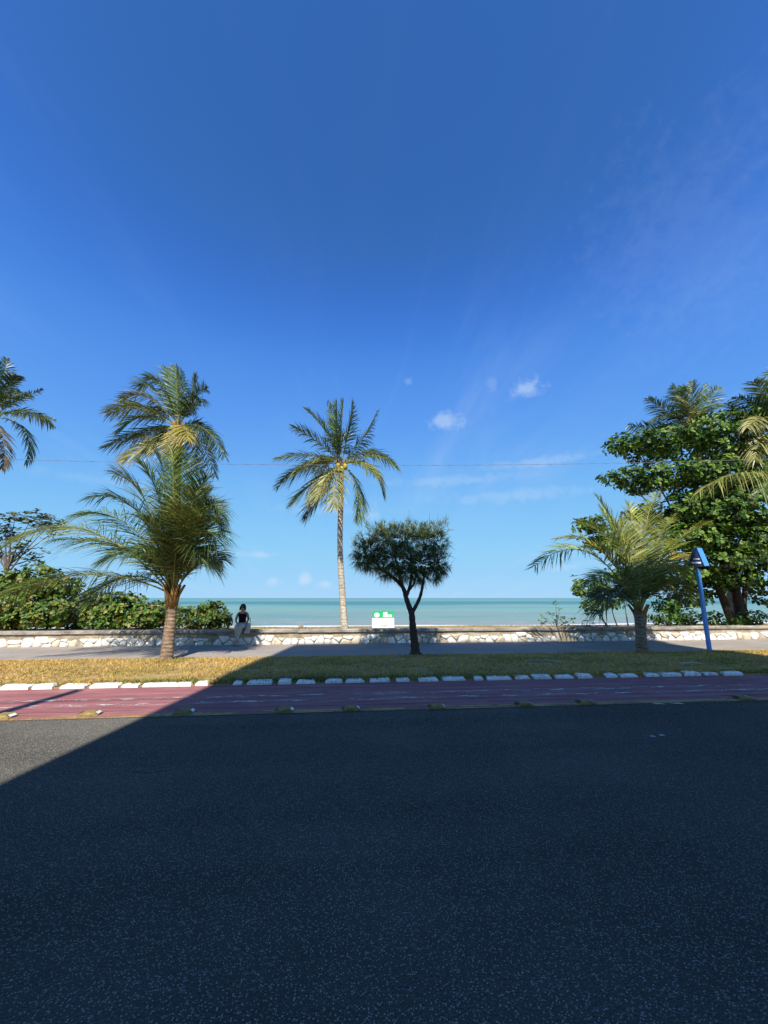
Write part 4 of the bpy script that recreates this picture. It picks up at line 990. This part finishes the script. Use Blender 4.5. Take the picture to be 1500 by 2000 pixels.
# ------------------------------------------------------------------ cables, poles, building behind the viewer
def pole(x, y, h, label):
    e = empty('utility_pole', (x, y, 0), label, 'utility pole', 'utility poles')
    mobj('shaft', *tube([(x, y, 0), (x, y, h * .5), (x, y, h)], [.15, .125, .10], 12), 'concrete', e, True)
    mobj('crossarm', *box(x - .05, x + .05, y - .55, y + .55, h - .55, h - .45), 'concrete', e)
    for s in (-.45, .45): mobj('insulator', *tube([(x, y + s, h - .45), (x, y + s, h - .36), (x, y + s, h - .30)], [.03, .045, .02], 8), 'sign_white', e)
def cable(name, a, c, sag, r, label, twist=False):
    n = 240 if twist else 60; P = []
    for i in range(n + 1):
        t = i / n; P.append(a.lerp(c, t) + Vector((0, 0, -sag * 4 * t * (1 - t))))
    if not twist: V, Fc = tube(P, r, 6)
    else:
        parts = []
        for k in range(3):
            Q = [p + Vector((0, math.cos(i * .62 + k * 2.094), math.sin(i * .62 + k * 2.094))) * r * .95 for i, p in enumerate(P)]; parts.append(tube(Q, r * .8, 5))
        V, Fc = join(*parts)
    return tag(mobj(name, V, Fc, 'cable', smooth=True), label, 'cable')
YW = 13.6
pl, pm, pr = at(0, 899, YW), at(700, 915, YW), at(1300, 903, YW)
xl, xr = -19.5, 21.5
zm = pm.z; sl = (pr.z - pl.z) / (pr.x - pl.x)
ca, cc_ = Vector((xl, YW, pl.z + (xl - pl.x) * sl + .35)), Vector((xr, YW, pr.z + (xr - pr.x) * sl + .35))
cable('overhead_cable', ca, cc_, .50, .005, 'twisted overhead cable crossing the sky in front of the slender palm', True)
for x, z_ in ((xl, ca.z), (xr, cc_.z)):
    e = empty('utility_pole', (x, YW, 0), f'concrete pole out of view at the {"left" if x < 0 else "right"} end of the overhead cable', 'utility pole')
    mobj('shaft', *tube([(x, YW, 0), (x, YW, z_ + .3)], [.14, .10], 12), 'concrete', e, True)
    mobj('bracket', *box(x - .04, x + .04, YW - .14, YW + .02, z_ - .03, z_ + .03), 'galvanised', e)
# pole behind the viewer whose shadow lies on the red lane at left
tip = ground(150, 1350); py = -1.3; dl = (tip.y - py) / SHADOW.y; hP = dl * math.tan(SUN_EL); pxx = tip.x - dl * SHADOW.x
pole(pxx, py, hP, 'concrete utility pole behind the viewer casting the thin shadow on the red lane')
pole(pxx - 32, py, hP, 'concrete utility pole farther left along the near pavement')
cable('street_cable', Vector((pxx - 32, py - .45, hP - .30)), Vector((pxx, py - .45, hP - .30)), .5, .016, 'street cable on the left stretch behind the viewer')
pole(pxx + 32, py, hP, 'concrete utility pole farther right along the near pavement')
cable('street_cable', Vector((pxx, py - .45, hP - .30)), Vector((pxx + 32, py - .45, hP - .30)), .12, .020, 'street cable behind the viewer whose shadow crosses the red lane')

# apartment block behind the viewer: its shadow covers the road
YB = -4.8
HB = (Y_WALL + .02 - YB) / SHADOW.y * math.tan(SUN_EL)
def back(p): return p.x - (p.y - YB) / SHADOW.y * SHADOW.x
xL = (back(ground(0, 1525)) + back(ground(440, 1330)) + back(ground(570, 1263))) / 3
xR = back(Vector((px - .03, YS, 0)))
e = empty('apartment_block', ((xL + xR) / 2, YB, 0), 'plain apartment block behind the viewer casting the big road shadow', 'building')
mobj('wall', *box(xL, xR, YB - 14, YB, 0, HB), 'render_wall', e)
for fl in range(7):
    for k in range(4):
        x0 = xL + .9 + k * (xR - xL - 1.8) / 4 + .35; z0 = .9 + fl * HB / 7.1
        if fl == 0 and k == 1: continue
        wv = mobj('window', *box(x0, x0 + 1.7, YB - .02, YB + .03, z0, z0 + 1.3), 'galvanised', e)
        mobj('pane', *box(x0 + .06, x0 + 1.64, YB + .028, YB + .036, z0 + .06, z0 + 1.24), 'glass_dark', wv)
mobj('door', *box(xL + 4.6, xL + 5.8, YB - .02, YB + .03, .14, 2.3), 'glass_dark', e)

# ------------------------------------------------------------------ small litter
def stick(p, ang, ln, label, r=.012):
    d = Vector((math.cos(ang), math.sin(ang), 0)); n_ = Vector((-d.y, d.x, 0))
    P = spline([p, p + d * ln * .5 + n_ * .03 + Vector((0, 0, .02)), p + d * ln], 4)
    V, Fc = join(tube(P, [r * (1 - .5 * i / (len(P) - 1)) for i in range(len(P))], 5), tube([P[4], P[4] + d * ln * .2 + n_ * ln * .14 + Vector((0, 0, .03))], [r * .6, r * .3], 4))
    tag(mobj('fallen_stick', V, Fc, 'twig'), label, 'stick')
p = ground(1032, 1299); stick(Vector((p.x, p.y, .12)), -.5, .75, 'pale dry stick lying on the shaded verge grass', .016)
p = ground(1330, 1308); stick(Vector((p.x, p.y, .13)), .02, .62, 'pale dry frond stalk lying just behind the kerb at right', .026)
for (u, v), ln, lab in (((1270, 1440), .055, 'left one of two white scraps on the shaded road'), ((1288, 1438), .06, 'right one of two white scraps on the shaded road')):
    p = ground(u, v); V = [(p.x, p.y, .006), (p.x + ln, p.y - .03, .008), (p.x + ln * .9, p.y + .012, .016), (p.x + .01, p.y + .02, .010)]
    V2 = [(a, c, z_ + .004) for a, c, z_ in V]
    tag(mobj('paper_scrap', V + V2, [(3, 2, 1, 0), (4, 5, 6, 7), (0, 1, 5, 4), (1, 2, 6, 5), (2, 3, 7, 6), (3, 0, 4, 7)], 'scrap'), lab, 'litter', 'paper scraps on the road')
